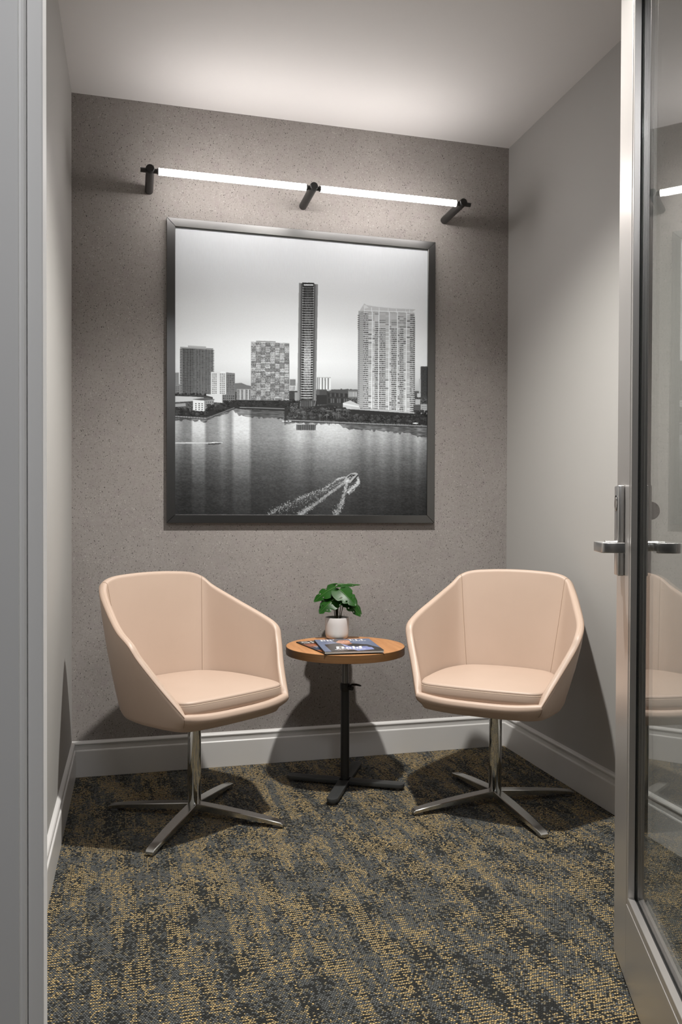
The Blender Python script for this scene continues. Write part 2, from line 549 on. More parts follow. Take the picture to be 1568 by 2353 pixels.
# ------------------------------------------------------------------ wall light above the picture
BY, BZ = 3.195, 2.378
lamp = tag(empty('wall_light', (.70, YB, BZ)), 'long black wall light with two lit tubes on three round posts above the framed picture', 'light')
LX = .70
def lpnt(x, y, z):
    return (x-LX, y-YB, z-BZ)
for px in (.066, .708, 1.3545):
    p = MB().tube([lpnt(px, YB, BZ+.004), lpnt(px, YB-.205, BZ+.004), lpnt(px, BY-.012, BZ+.004), lpnt(px, BY-.016, BZ+.004)], [.0165, .0165, .0165, .0145], 24)
    p.build('post', m_black, lamp, smooth=True)
MB().tube([lpnt(.030, BY, BZ), lpnt(1.390, BY, BZ)], .0088, 20).build('rod', m_black, lamp, smooth=True)
for a, b in ((.098, .677), (.738, 1.3245)):
    MB().tube([lpnt(a, BY, BZ), lpnt(b, BY, BZ)], .0128, 24).build('led_tube', m_led, lamp, smooth=True)
    for q, d in ((a, -.006), (b, .006)):
        MB().tube([lpnt(q, BY, BZ), lpnt(q+d, BY, BZ)], .0112, 20).build('end_collar', m_black, lamp, smooth=True)

# recessed downlight in the room ceiling (above the frame) with its lamp
DX, DY = .74, 2.16
dl = tag(empty('recessed_downlight', (DX, DY, H)), 'round recessed ceiling downlight in the middle of the small room', 'light')
MB().loft([[(r*math.cos(2*PI*i/32), r*math.sin(2*PI*i/32), z) for i in range(32)] for r, z in ((.062, -.0005), (.062, -.004), (.047, -.006), (.045, -.001))], False, False).build('trim_ring', m_plastic, dl, smooth=True)
MB().lathe([(.044, -.0015), (.044, -.0008)], seg=32).build('lens', m_lens, dl)
ld = bpy.data.lights.new('downlight_lamp', 'SPOT')
ld.shadow_soft_size = .032
ld.spot_size = math.radians(127)
ld.spot_blend = 1.0
ld.energy = DOWN_WATT
ld.color = DOWN_COL
lo = bpy.data.objects.new('downlight_lamp', ld)
lo.location = (0, 0, -.04)
lo.parent = dl
C.objects.link(lo)

# hall ceiling panel, behind the camera
hp = tag(empty('ceiling_panel_light', (.30, -.10, H)), 'square white ceiling panel light of the hall outside the door', 'light')
MB().box(-.30, -.30, -.012, .30, .30, -.0005).build('panel_frame', m_plastic, hp)
MB().box(-.27, -.27, -.0135, .27, .27, -.0122).build('diffuser', m_hall, hp)
# ------------------------------------------------------------------ tiny raster used to ink the flat prints
rng = np.random.default_rng(7)
def vnoise(h, w, ch, cw):
    g = rng.random((ch+2, cw+2))
    y = np.linspace(0, ch, h, endpoint=False)
    x = np.linspace(0, cw, w, endpoint=False)
    yi, xi = y.astype(int), x.astype(int)
    fy, fx = (y-yi)[:, None], (x-xi)[None, :]
    fy, fx = fy*fy*(3-2*fy), fx*fx*(3-2*fx)
    a = g[yi][:, xi]; b = g[yi][:, xi+1]; c = g[yi+1][:, xi]; d = g[yi+1][:, xi+1]
    return (a*(1-fx)+b*fx)*(1-fy)+(c*(1-fx)+d*fx)*fy

class Canvas:
    def __init__(self, w, h, hom=None, ch=1):
        self.w, self.h, self.hom = w, h, hom
        self.a = np.zeros((h, w, ch))
    def tr(self, pts):
        p = np.array(pts, float)
        if self.hom is None:
            return p*np.array([self.w, self.h])
        q = np.c_[p, np.ones(len(p))] @ self.hom.T
        return q[:, :2]/q[:, 2:]*np.array([self.w, self.h])
    def poly(self, pts, val, mix=1.0):
        p = self.tr(pts)
        x0, y0 = np.floor(p.min(0)).astype(int)
        x1, y1 = np.ceil(p.max(0)).astype(int)+1
        x0, y0, x1, y1 = max(x0, 0), max(y0, 0), min(x1, self.w), min(y1, self.h)
        if x1 <= x0 or y1 <= y0:
            return
        X, Y = np.meshgrid(np.arange(x0, x1)+.5, np.arange(y0, y1)+.5)
        ins = np.zeros(X.shape, bool)
        n = len(p)
        for i in range(n):
            ax, ay = p[i]; bx, by = p[(i+1) % n]
            if ay == by:
                continue
            c = ((ay > Y) != (by > Y)) & (X < (bx-ax)*(Y-ay)/(by-ay)+ax)
            ins ^= c
        v = val(X/self.w, Y/self.h)[..., None] if callable(val) else np.array(val, float)
        sub = self.a[y0:y1, x0:x1]
        sub[ins] = (sub*(1-mix)+v*mix)[ins]
    def rect(self, x0, y0, x1, y1, val, mix=1.0):
        self.poly([(x0, y0), (x1, y0), (x1, y1), (x0, y1)], val, mix)
    def line(self, pts, wd, val, mix=1.0):
        for (ax, ay), (bx, by) in zip(pts[:-1], pts[1:]):
            L = math.hypot(bx-ax, by-ay) or 1
            nx, ny = -(by-ay)/L*wd/2, (bx-ax)/L*wd/2
            self.poly([(ax+nx, ay+ny), (bx+nx, by+ny), (bx-nx, by-ny), (ax-nx, ay-ny)], val, mix)
    def ell(self, cx, cy, rx, ry, val, mix=1.0, rot=0.0, n=20):
        c, s = math.cos(rot), math.sin(rot)
        self.poly([(cx+rx*math.cos(t)*c-ry*math.sin(t)*s, cy+rx*math.cos(t)*s+ry*math.sin(t)*c) for t in [2*PI*i/n for i in range(n)]], val, mix)

def homography(src, dst):
    A = []
    for (x, y), (u, v) in zip(src, dst):
        A.append([x, y, 1, 0, 0, 0, -u*x, -u*y, -u])
        A.append([0, 0, 0, x, y, 1, -v*x, -v*y, -v])
    return np.linalg.svd(np.array(A))[2][-1].reshape(3, 3)

def sheet(name, img, us, vs, place, material, parent):
    h, w, ch = img.shape
    xi = np.clip((np.array(us)*w).astype(int), 0, w-1)
    yi = np.clip((np.array(vs)*h).astype(int), 0, h-1)
    colr = img[yi][:, xi]
    if ch == 1:
        colr = np.repeat(colr, 3, 2)*np.array([.975, 1.0, 1.02])
    nx, ny = len(us), len(vs)
    U, V = np.meshgrid(us, vs)
    pts = place(U.ravel(), V.ravel())
    me = bpy.data.meshes.new(name)
    idx = np.arange(nx*ny).reshape(ny, nx)
    quads = np.stack([idx[:-1, :-1], idx[1:, :-1], idx[1:, 1:], idx[:-1, 1:]], -1).reshape(-1, 4)
    me.vertices.add(nx*ny)
    me.vertices.foreach_set('co', pts.astype(np.float32).ravel())
    me.loops.add(quads.size)
    me.loops.foreach_set('vertex_index', quads.astype(np.int32).ravel())
    me.polygons.add(len(quads))
    me.polygons.foreach_set('loop_start', np.arange(0, quads.size, 4, dtype=np.int32))
    me.update(calc_edges=True)
    at = me.color_attributes.new('ink', 'BYTE_COLOR', 'POINT')
    rgba = np.c_[np.clip(colr.reshape(-1, 3), 0, 1), np.ones(nx*ny)]
    at.data.foreach_set('color_srgb', rgba.astype(np.float32).ravel())
    me.materials.append(material)
    o = bpy.data.objects.new(name, me)
    C.objects.link(o)
    o.parent = parent
    return o

# ------------------------------------------------------------------ the framed black and white city photograph
def draw_city():
    W, Hh = 1600, 1720
    src = [(403, 521), (985, 570), (983, 1184), (402, 1184)]
    hom = homography(src, [(0, 0), (1, 0), (1, 1), (0, 1)])
    cv = Canvas(W, Hh, hom)
    inv = np.linalg.inv(hom)
    u, v = np.meshgrid((np.arange(W)+.5)/W, (np.arange(Hh)+.5)/Hh)
    q = np.stack([u, v, np.ones_like(u)], -1) @ inv.T
    PX, PY = q[..., 0]/q[..., 2], q[..., 1]/q[..., 2]
    g = lambda x: x/255.0
    # sky
    sky = np.interp(PY, [515, 560, 620, 700, 780, 830, 865, 885, 900], [194, 202, 218, 240, 252, 247, 230, 204, 186])
    sky += (vnoise(Hh, W, 14, 5)-.5)*5 + (np.abs(PX-690)/290)**2*-6
    A = cv.a
    A[..., 0] = g(sky)
    rnd = random.Random(11)
    # far land behind the towers
    top = np.interp(PX, [402, 540, 545, 560, 580, 668, 690, 735, 760, 790, 815, 830, 960, 985], [900, 900, 893, 888, 898, 900, 896, 897, 896, 892, 893, 900, 905, 903]) + (vnoise(Hh, W, 3, 150)-.5)*5
    land = PY > top
    A[land, 0] = (g(78)+(vnoise(Hh, W, 260, 330)-.5)*.32)[land]
    def tower(x0, y0, x1, y1, base, dx=0):
        cv.poly([(x0, y0), (x1, y0+dx), (x1, y1), (x0, y1)], g(base))
    def windows(x0, y0, x1, y1, nx, ny, val, fx=.6, fy=.55, jit=0, slope=0.0):
        w, h = (x1-x0)/nx, (y1-y0)/ny
        for i in range(nx):
            for k in range(ny):
                vv = val+rnd.uniform(-jit, jit)
                xx, yy = x0+i*w, y0+k*h+slope*(i*w)
                cv.rect(xx+w*(1-fx)/2, yy+h*(1-fy)/2, xx+w*(1+fx)/2, yy+h*(1+fy)/2, g(vv))
    # far small blocks
    cv.rect(402, 856, 413, 884, g(150)); windows(402, 858, 412, 884, 4, 9, 118)
    cv.rect(402, 883, 416, 905, g(140)); windows(402, 887, 414, 904, 3, 4, 90)
    tower(729, 865, 761, 895, 185)
    for i in range(9):
        cv.rect(730+i*3.5, 866+i*.15, 731.8+i*3.5, 893, g([235, 80][i % 2] if i > 1 else 120))
        cv.rect(732+i*3.5, 866+i*.15, 733.2+i*3.5, 893, g(232))
    cv.rect(728, 893, 752, 908, g(92)); cv.rect(735, 895, 752, 907, g(74))
    tower(667, 870, 680, 885, 140); windows(667, 871, 680, 885, 5, 4, 95)
    tower(667, 885, 680, 897, 222); windows(667.5, 886, 679.5, 897, 4, 5, 55, .62, .6)
    cv.rect(664, 897, 684, 918, g(48)); windows(665, 899, 680, 915, 2, 6, 92, .9, .3)
    cv.rect(678, 900, 686, 920, g(150))
    # first tower, left
    tower(416, 797, 491, 906, 108, 3)
    cv.poly([(434, 794), (475, 796), (475, 800), (434, 799)], g(190))
    cv.poly([(416, 797), (445, 798), (491, 801), (491, 804), (445, 801), (416, 800)], g(170))
    ny = 28
    for k in range(ny):
        y = 801+k*3.72
        for i in range(18):
            x = 418+i*4.0
            dk = 40 if x < 445 else 82
            if x > 478:
                dk = 100
            cv.rect(x, y+.5+.02*(x-418), x+2.7, y+2.7+.02*(x-418), g(dk+rnd.uniform(-16, 22)))
        cv.rect(415.2, y, 420, y+1.5, g(188)); cv.rect(489, y+3, 494, y+4.6, g(96 if k % 2 else 70))
        cv.rect(415.2, y+1.5, 419, y+3.3, g(60))
    for i in range(10):
        x = 421+i*7.1
        cv.rect(x, 803, x+1.0, 903, g(150), .55)
    # second, white block
    tower(486, 854, 521, 906, 226); tower(521, 855, 541, 925, 128, 2)
    cv.rect(508, 853, 521, 857, g(240))
    windows(488, 857, 500, 905, 3, 11, 120, .62, .6, 25); windows(506, 857, 518, 905, 3, 11, 112, .62, .6, 25)
    windows(522, 860, 540, 908, 5, 12, 70, .55, .6, 25)
    for i in range(5):
        cv.rect(522+i*4, 906, 523.4+i*4, 924, g(190))
    cv.poly([(473, 905), (512, 906), (512, 925), (473, 922)], g(222))
    cv.poly([(512, 906), (541, 905), (541, 925), (512, 926)], g(120)); windows(513, 907, 540, 922, 6, 3, 62, .6, .6, 20)
    # low terrace and the little white house
    cv.poly([(402, 905), (475, 908), (490, 912), (490, 926), (402, 924)], g(66))
    cv.poly([(402, 910), (442, 911), (470, 913), (470, 920), (402, 924)], g(205))
    cv.poly([(400, 925), (432, 925), (432, 936), (400, 937)], g(88))
    cv.poly([(404, 928), (428, 926), (428, 933), (404, 935)], g(165))
    cv.poly([(443, 917), (478, 913), (496, 917), (480, 921), (473, 921)], g(92))
    cv.poly([(445, 919), (471, 920), (471, 946), (445, 942)], g(236))
    cv.poly([(471, 920), (494, 917), (492, 931), (471, 944)], g(150))
    windows(448, 925, 470, 943, 3, 4, 70, .42, .5); windows(473, 921, 492, 936, 4, 3, 80, .5, .5)
    # mid slab with hill behind, apartment row
    cv.poly([(541, 880), (556, 879), (568, 884), (578, 886), (578, 900), (541, 900)], g(112))
    cv.rect(545, 893, 578, 919, g(150)); windows(546, 895, 560, 917, 4, 7, 95, .6, .6, 20)
    windows(560, 895, 577, 917, 3, 6, 75, .5, .6, 20)
    for i in range(3):
        cv.rect(552+i*9, 894, 555+i*9, 918, g(198))
    # third tower, checkered white bands
    tower(578, 784, 666, 921, 132, 3.5)
    cv.poly([(590, 782), (634, 783), (634, 787), (590, 786)], g(165))
    ncol, ny = 8, 36
    for i in range(ncol):
        x = 578.5+i*10.9
        for k in range(ny):
            y = 785+k*3.75+i*.42
            if y > 917:
                continue
            blk = ((k+(i*i*5) % 3)//(3+(i*7+k//9) % 3)+i) % 2
            low = k > 20
            b = (132 if blk else 208) if not low else (116 if blk else 172)
            b += rnd.uniform(-22, 22)
            cv.rect(x, y, x+10.9, y+1.5, g(min(250, b+30)))
            cv.rect(x, y+1.5, x+10.9, y+3.75, g((96 if blk else 128)+rnd.uniform(-20, 20)))
            for s in range(5):
                cv.rect(x+s*2.2+rnd.uniform(0, .8), y+1.6, x+s*2.2+1.3, y+3.6, g(rnd.choice([70, 90, 150, 190])))
        cv.rect(x+10.2, 787+i*.4, x+11.2, 918, g(92), .6)
    cv.poly([(632, 912), (652, 912), (652, 921), (632, 921)], g(120)); cv.line([(632, 921), (632, 913), (651, 913), (651, 921)], 1.1, g(215))
    # fourth: slim dark tower
    cv.poly([(687.5, 649), (731.5, 652), (727, 920), (684, 920)], g(122))
    cv.poly([(687.5, 649), (692, 649), (688, 920), (684, 920)], g(140)); cv.poly([(693, 650), (696.5, 649), (692, 918), (689.5, 918)], g(88))
    cv.poly([(723, 651), (726, 652), (722, 918), (720, 918)], g(86)); cv.poly([(726.5, 652), (731.5, 653), (727, 920), (723, 920)], g(132))
    L = lambda y: 696.5+(y-650)/(918-650)*(692-696.5)
    R_ = lambda y: 722.5+(y-650)/(918-650)*(720-722.5)
    cv.poly([(L(650), 649), (R_(650), 651), (R_(918), 918), (L(918), 918)], g(40))
    cv.poly([(696, 648), (722, 648.5), (724, 651), (720, 651), (699, 650.5), (696, 652)], g(28))
    cv.rect(699, 652, 721, 655, g(222))
    n = 46
    for k in range(n):
        y = 659+k*5.62
        t = k/n
        br = 150+70*math.sin(min(1, max(0, (t-.1)/.6))*PI/2)
        glow = 1-abs(t-.64)/.3
        core = 62+max(0, glow)*150 if t > .3 else 52+t*90
        for s in range(8):
            xa = L(y)+3.5+s*2.5
            cv.rect(xa, y+1.4, xa+2.2, y+4.8, g(min(245, max(24, core+rnd.uniform(-26, 26)))))
        cv.rect(L(y)+2.5, y+1.5, L(y)+5.6, y+5, g(22)); cv.rect(R_(y)-5.6, y+1.5, R_(y)-2.5, y+5, g(22))
        cv.rect(L(y), y, R_(y), y+1.7, g(br if k > 3 else 110))
        cv.rect(L(y), y-.4, L(y)+2.6, y+5.2, g(66)); cv.rect(R_(y)-2.6, y-.4, R_(y), y+5.2, g(66))
        cv.rect(L(y)+.4, y-.6, L(y)+1.7, y+2.0, g(210)); cv.rect(R_(y)-1.7, y-.6, R_(y)-.4, y+2.0, g(205))
    cv.poly([(684, 918), (728, 919), (724, 952), (690, 952)], g(52))
    for i in range(8):
        cv.rect(690+i*4.2, 920, 692.6+i*4.2, 932+rnd.uniform(-2, 8), g(rnd.choice([88, 118, 96])))
    cv.line([(685, 918), (694, 948)], 2.6, g(132)); cv.line([(727, 919), (717, 955)], 3.0, g(112)); cv.line([(683.5, 918), (683.5, 945)], 1.6, g(22)); cv.line([(728, 920), (726, 955)], 1.8, g(20))
    # dark civic block and low podiums
    cv.rect(728, 906, 754, 928, g(46)); cv.rect(762, 893, 826, 912, g(78)); cv.rect(801, 895, 822, 912, g(120)); windows(802, 897, 821, 911, 6, 1, 200, .45, .8, 30)
    cv.poly([(752, 899), (801, 903), (801, 925), (791, 940), (752, 930)], g(58))
    for i in range(9):
        cv.rect(755+i*5, 902, 757+i*5, 910, g(94 if i % 2 else 36)); cv.rect(756+i*5, 914, 758.4+i*5, 924, g(102 if i % 3 else 34))
    # fifth: wide white tower with swept roof
    tower(824, 712, 953, 952, 178, 4)
    cv.poly([(824, 722), (830, 716), (836, 712), (836, 945), (822, 945)], g(162))
    cv.poly([(828, 711), (838, 695), (843, 699), (870, 703), (905, 706), (956, 708), (948, 714), (930, 713), (838, 711), (833, 713)], g(205))
    cv.poly([(836, 700), (841, 699), (848, 705), (838, 707)], g(228)); cv.line([(838, 695), (870, 702.5), (956, 707.5)], 1.2, g(235))
    for xx in (838, 855, 872, 893, 912, 933, 942):
        cv.line([(xx, 703+(xx-838)*.05), (xx, 714+(xx-838)*.03)], 1.2, g(240))
    cols = [(836, 847, 'b'), (847, 856, 'g'), (857, 862, 'g'), (862, 871, 'b'), (872, 887, 'b'), (887, 895, 'g'), (896, 900, 'g'), (900, 914, 'b'), (915, 919, 'g'), (919, 928, 'b'), (928, 935, 'g'), (936, 943, 'g'), (943, 953, 'b')]
    for x0, x1, kind in cols:
        for k in range(50):
            y = 716+k*4.72+(x0-836)*.02
            if y > 948:
                continue
            if k < 7 and 858 < x0 < 935:
                cv.rect(x0, y, x1, y+4.7, g(rnd.uniform(178, 206)), .9)
                if rnd.random() < .3:
                    cv.rect(x0, y+2, x1, y+3.6, g(rnd.uniform(90, 140)))
                continue
            if kind == 'b':
                cv.rect(x0, y, x1, y+1.7, g(218))
                cv.rect(x0, y+1.7, x1, y+4.7, g(rnd.uniform(96, 140)))
                for s in range(int((x1-x0)/2.2)):
                    cv.rect(x0+s*2.2, y+1.9, x0+s*2.2+1.2, y+4.5, g(rnd.choice([60, 86, 150, 168])))
            else:
                cv.rect(x0, y, x1, y+4.7, g(rnd.uniform(188, 222)))
                if rnd.random() < .16:
                    cv.rect(x0, y+1.6, x1, y+4.0, g(rnd.uniform(92, 135)))
                cv.rect(x0, y+4.1, x1, y+4.7, g(160))
    for xx in (856.5, 871.5, 895.5, 914.5, 935.5):
        cv.line([(xx, 714), (xx-1.5, 950)], 1.7, g(244))
    for k in range(48):
        y = 722+k*4.7
        if y < 942:
            cv.rect(823 if k > 6 else 822.4, y, 826.5, y+1.9, g(92 if k < 8 else 130)); cv.rect(951, y+2, 954.6, y+3.7, g(206)); cv.rect(951, y+3.7, 954.2, y+6.6, g(88))
            cv.rect(827, y, 836, y+1.1, g(205), .6)
    # right edge blocks
    tower(968, 839, 986, 912, 74); windows(968.5, 842, 986, 908, 5, 22, 46, .62, .55, 14)
    for k in range(22):
        cv.rect(966.8, 842+k*3, 969.5, 843.3+k*3, g(110))
    cv.rect(964, 868, 968, 897, g(190)); cv.rect(953, 896, 964, 908, g(92)); cv.rect(960, 901, 968, 910, g(196))
    cv.rect(955, 915, 967, 927, g(188)); cv.rect(951, 927, 968, 948, g(96)); windows(952, 929, 968, 946, 4, 4, 62, .6, .5)
    cv.rect(968, 926, 986, 952, g(172)); windows(970, 929, 985, 948, 4, 4, 96, .4, .4)
    # podium of the white tower
    cv.poly([(789, 924), (806, 918), (826, 928), (826, 945), (806, 946), (789, 938)], g(196)); cv.poly([(789, 924), (826, 931), (826, 934), (789, 928)], g(226))
    cv.poly([(806, 932), (953, 945), (953, 955), (860, 955), (814, 948)], g(188)); windows(829, 933, 852, 946, 8, 2, 92, .6, .5, 20)
    cv.rect(853, 947, 884, 956, g(150)); windows(886, 946, 950, 954, 18, 1, 84, .6, .7, 24)
    # trees along the shore
    def trees(x0, x1, y0, y1, n, lo=18, hi=74, r0=2.2, r1=5.0):
        for _ in range(n):
            x = rnd.uniform(x0, x1)
            y = rnd.uniform(y0, y1)
            r = rnd.uniform(r0, r1)
            cv.ell(x, y, r*1.15, r*.85, g(rnd.uniform(lo, hi)), .95, n=9)
            cv.ell(x-r*.25, y-r*.4, r*.5, r*.3, g(rnd.uniform(hi*.8, hi*1.35)), .8, n=7)
            for _k in range(3):
                cv.ell(x+rnd.uniform(-r, r), y+rnd.uniform(-r, r)*.7, r*.22, r*.18, g(rnd.uniform(lo, hi*1.3)), .8, n=6)
    cv.poly([(402, 938), (444, 944), (480, 945), (520, 925), (545, 918), (690, 920), (690, 945), (545, 938), (475, 958), (402, 955)], g(42))
    cv.poly([(655, 940), (690, 935), (760, 928), (800, 938), (985, 950), (985, 973), (850, 966), (655, 963)], g(44))
    trees(402, 436, 936, 952, 26); trees(440, 480, 946, 953, 30); trees(478, 528, 928, 944, 50, 16, 60); trees(515, 690, 920, 932, 120, 16, 56, 2, 4)
    trees(662, 800, 934, 960, 190, 16, 84); trees(795, 985, 952, 966, 200, 16, 78, 2, 4); trees(952, 985, 942, 964, 40, 16, 66); trees(404, 475, 903, 908, 30, 16, 60, 1.5, 2.5); trees(668, 684, 925, 962, 40, 30, 110, 1.5, 3)
    for _ in range(16):
        x, y = rnd.uniform(690, 830), rnd.uniform(936, 952)
        cv.line([(x, y), (x+rnd.uniform(-1, 1), y+12)], .9, g(120), .7)
        for k in range(7):
            t = PI*(k/6)
            cv.line([(x, y), (x+6*math.cos(t), y-3.4*math.sin(t)+1.5)], .9, g(rnd.uniform(70, 140)), .8)
    # water
    wt = np.interp(PX, [402, 474, 476, 543, 548, 560, 652, 655, 670, 760, 985], [960, 963, 962, 938, 939, 940, 943, 966, 968, 969, 979])
    wat = PY > wt
    depth = PY-wt
    base = np.interp(PY, [935, 960, 985, 1010, 1040, 1080, 1120, 1185], [172, 176, 176, 160, 128, 92, 66, 46])
    colx = np.interp(PX, [402, 414, 424, 440, 445, 470, 476, 500, 512, 532, 540, 572, 580, 620, 650, 662, 690, 705, 716, 730, 760, 800, 820, 835, 850, 862, 880, 900, 915, 928, 940, 948, 962, 975, 985],
                     [16, -20, -46, -40, 40, 42, -40, -28, 18, -34, 48, 50, -44, -30, -28, 0, 38, 4, -16, 24, 34, 26, -10, -34, 6, -16, 22, -20, 14, -26, -6, -30, 34, -14, -24])
    fall = np.interp(PY, [935, 985, 1020, 1060, 1110, 1185], [1.0, .95, .62, .46, .22, .10])
    rip = (vnoise(Hh, W, 420, 130)-.5)*22 + (vnoise(Hh, W, 760, 420)-.5)*16
    wob = (vnoise(Hh, W, 90, 12)-.5)*10
    wv = base + colx*fall + rip*np.interp(PY, [940, 1000, 1185], [.5, 1.0, .75]) + wob*.6
    wv -= (np.abs(PX-690)/290)**2*14*np.interp(PY, [980, 1060], [0, 1])
    A[wat, 0] = g(wv[wat])
    # dark reflections close under the shore
    edge = (vnoise(Hh, W, 30, 120)-.5)*14
    refl = wat & (depth < np.interp(PX, [402, 480, 540, 548, 650, 660, 690, 780, 800, 830, 900, 950, 985], [4, 5, 4, 16, 18, 6, 5, 4, 14, 12, 16, 18, 26])+edge*.55)
    A[refl, 0] = A[refl, 0]*np.clip(.40+.018*np.abs(vnoise(Hh, W, 400, 60)[refl]*20), 0, 1)
    cv.poly([(682, 974), (727, 974), (726, 987), (682, 987)], lambda X, Y: .20+.25*np.sin(X*380)**8, .85)
    # quay walls
    cv.line([(402, 956), (475, 961)], 2.6, g(150)); cv.line([(402, 958.4), (475, 963.4)], 1.2, g(60)); cv.line([(475, 961), (540, 936)], 2.0, g(120))
    for i in range(12):
        cv.rect(403+i*6, 956, 403.8+i*6, 962, g(58))
    cv.line([(552, 935), (655, 938)], 2.2, g(128)); cv.line([(552, 938), (655, 941)], 1.8, g(34))
    cv.line([(664, 964), (760, 968), (985, 977)], 2.4, g(138)); cv.line([(664, 967), (760, 970.4), (985, 979.8)], 1.8, g(54)); cv.line([(770, 965), (985, 973)], 1.0, g(26))
    for i in range(34):
        x = 668+i*9.4
        cv.rect(x, 965+(x-668)*.037, x+.8, 970+(x-668)*.037, g(64))
    for x in (652, 660, 668):
        cv.ell(x, 966.6, 3.4, 1.0, g(238), n=10)
    cv.ell(956, 970, 7, 1.4, g(235), n=10)
    # left boat with its long wake
    cv.poly([(402, 1016.5), (440, 1016), (482, 1016.5), (482, 1019), (440, 1019.3), (402, 1019)], g(215), .85)
    cv.poly([(476, 1017), (490, 1015.5), (514, 1016.2), (506, 1019.5), (480, 1020)], g(225)); cv.poly([(478, 1018.4), (511, 1017.6), (504, 1020.6), (480, 1020.8)], g(48)); cv.line([(486, 1016), (490, 1013.2), (494, 1015.4)], 1.0, g(90))
    # right boat, foam and wake
    def foam(path, wd0, wd1, n, dens=1.0, bright=(140, 215)):
        for _ in range(n):
            t = rnd.random()
            k = t*(len(path)-1)
            i = min(int(k), len(path)-2)
            f = k-i
            x = path[i][0]*(1-f)+path[i+1][0]*f
            y = path[i][1]*(1-f)+path[i+1][1]*f
            wd = wd0+(wd1-wd0)*t
            a = rnd.gauss(0, .36)*wd
            cv.ell(x+a*.55+rnd.uniform(-1, 1), y+a*.75, rnd.uniform(.5, 1.6)*dens, rnd.uniform(.3, .8)*dens, g(rnd.uniform(*bright)), .85, rot=-.5, n=7)
    cv.poly([(795, 1104), (800, 1107), (760, 1135), (714, 1170), (694, 1184), (680, 1184), (715, 1162), (757, 1130)], g(118), .75)
    foam([(796, 1105), (760, 1131), (715, 1163), (688, 1184)], 3, 13, 700, 1.0, (120, 205))
    foam([(793, 1095), (775, 1101), (748, 1121), (700, 1140), (650, 1163), (612, 1184)], 3, 10, 620, 1.0, (120, 220))
    foam([(790, 1104), (752, 1124), (700, 1150), (640, 1176)], 3, 20, 430, .9, (90, 190))
    foam([(799, 1107), (793, 1130), (786, 1160), (769, 1184)], 4, 16, 620, 1.0, (120, 220))
    foam([(826, 1098), (824, 1108), (812, 1120), (800, 1131)], 7, 8, 430, 1.1, (150, 232))
    cv.line([(799, 1094.5), (790, 1095), (776, 1100)], 1.3, g(205)); 
    cv.poly([(789, 1106), (797, 1093), (808, 1086), (818, 1084.5), (824.5, 1087), (820, 1095), (806, 1108.5), (797, 1108)], g(168))
    cv.poly([(806, 1108.5), (824.5, 1087), (823, 1092), (812, 1105)], g(38)); cv.poly([(798, 1096), (808, 1088), (818, 1089), (806, 1101)], g(54))
    cv.line([(799, 1096), (808, 1088.5), (818, 1090)], 1.0, g(20)); cv.poly([(800, 1097), (806, 1093), (809, 1095), (803, 1099)], g(150)); cv.poly([(794, 1104), (801, 1100), (804, 1103), (798, 1107)], g(205)); cv.line([(808, 1090), (813, 1094), (806, 1098)], .8, g(190))
    a = A[..., 0]
    a += (vnoise(Hh, W, 860, 800)-.5)*.02
    # paper white and ink black
    a = np.clip(a, 0, 1)*.985
    return a.reshape(Hh//2, 2, W//2, 2).mean((1, 3))[..., None]

pic = tag(empty('framed_picture', (.72, YB, 1.65)), 'large framed black and white photograph of waterfront towers on the speckled wall', 'picture')
FX0, FX1, FZ0, FZ1 = .136-.72, 1.306-.72, 1.0245-1.65, 2.2735-1.65
FW, FD = .0345, .024
def framebar(p):
    mb = MB()
    mb.loft([[(x, -.0005, z) for x, z in p], [(x, -FD, z) for x, z in p]])
    mb.build('frame_rail', m_framem, pic, bevel=.001, seg=1)
framebar([(FX0, FZ1), (FX1, FZ1), (FX1-FW, FZ1-FW), (FX0+FW, FZ1-FW)])
framebar([(FX0, FZ0), (FX1, FZ0), (FX1-FW, FZ0+FW), (FX0+FW, FZ0+FW)])
framebar([(FX0, FZ0+.0004), (FX0, FZ1-.0004), (FX0+FW, FZ1-FW-.0004), (FX0+FW, FZ0+FW+.0004)])
framebar([(FX1, FZ0+.0004), (FX1, FZ1-.0004), (FX1-FW, FZ1-FW-.0004), (FX1-FW, FZ0+FW+.0004)])
box(FX0+.004, -.014, FZ0+.004, FX1-.004, -.002, FZ1-.004).build('backing_board', m_fback, pic)
city = draw_city()
vs, v = [], 0.0
while v < 1.0:
    vs.append(v)
    v += .012 if v < .14 else (1/860 if v < .70 else 1/560)
vs.append(1.0)
us = np.linspace(0, 1, 780)
def place_print(U, V):
    x = FX0+FW-.003 + U*(FX1-FX0-2*FW+.006)
    z = FZ1-FW+.003 - V*(FZ1-FZ0-2*FW+.006)
    return np.c_[x, np.full_like(x, -.0155), z]
sheet('photo_print', city, us, np.array(vs), place_print, m_print, pic)

# ------------------------------------------------------------------ tub chairs
def catmull(ctrl, n, sharp=()):
    """closed loop through control points, n samples per span; control points in `sharp` keep a corner"""
    m = len(ctrl)
    P = [Vector(p) for p in ctrl]
    out = []
    for i in range(m):
        p1, p2 = P[i], P[(i+1) % m]
        p0 = P[i-1] if i not in sharp else p1-(p2-p1)*.6
        p3 = P[(i+2) % m] if ((i+1) % m) not in sharp else p2+(p2-p1)*.6
        for k in range(n):
            t = k/n
            out.append(.5*((2*p1)+(-p0+p2)*t+(2*p0-5*p1+4*p2-p3)*t*t+(-p0+3*p1-3*p2+p3)*t**3))
    return out

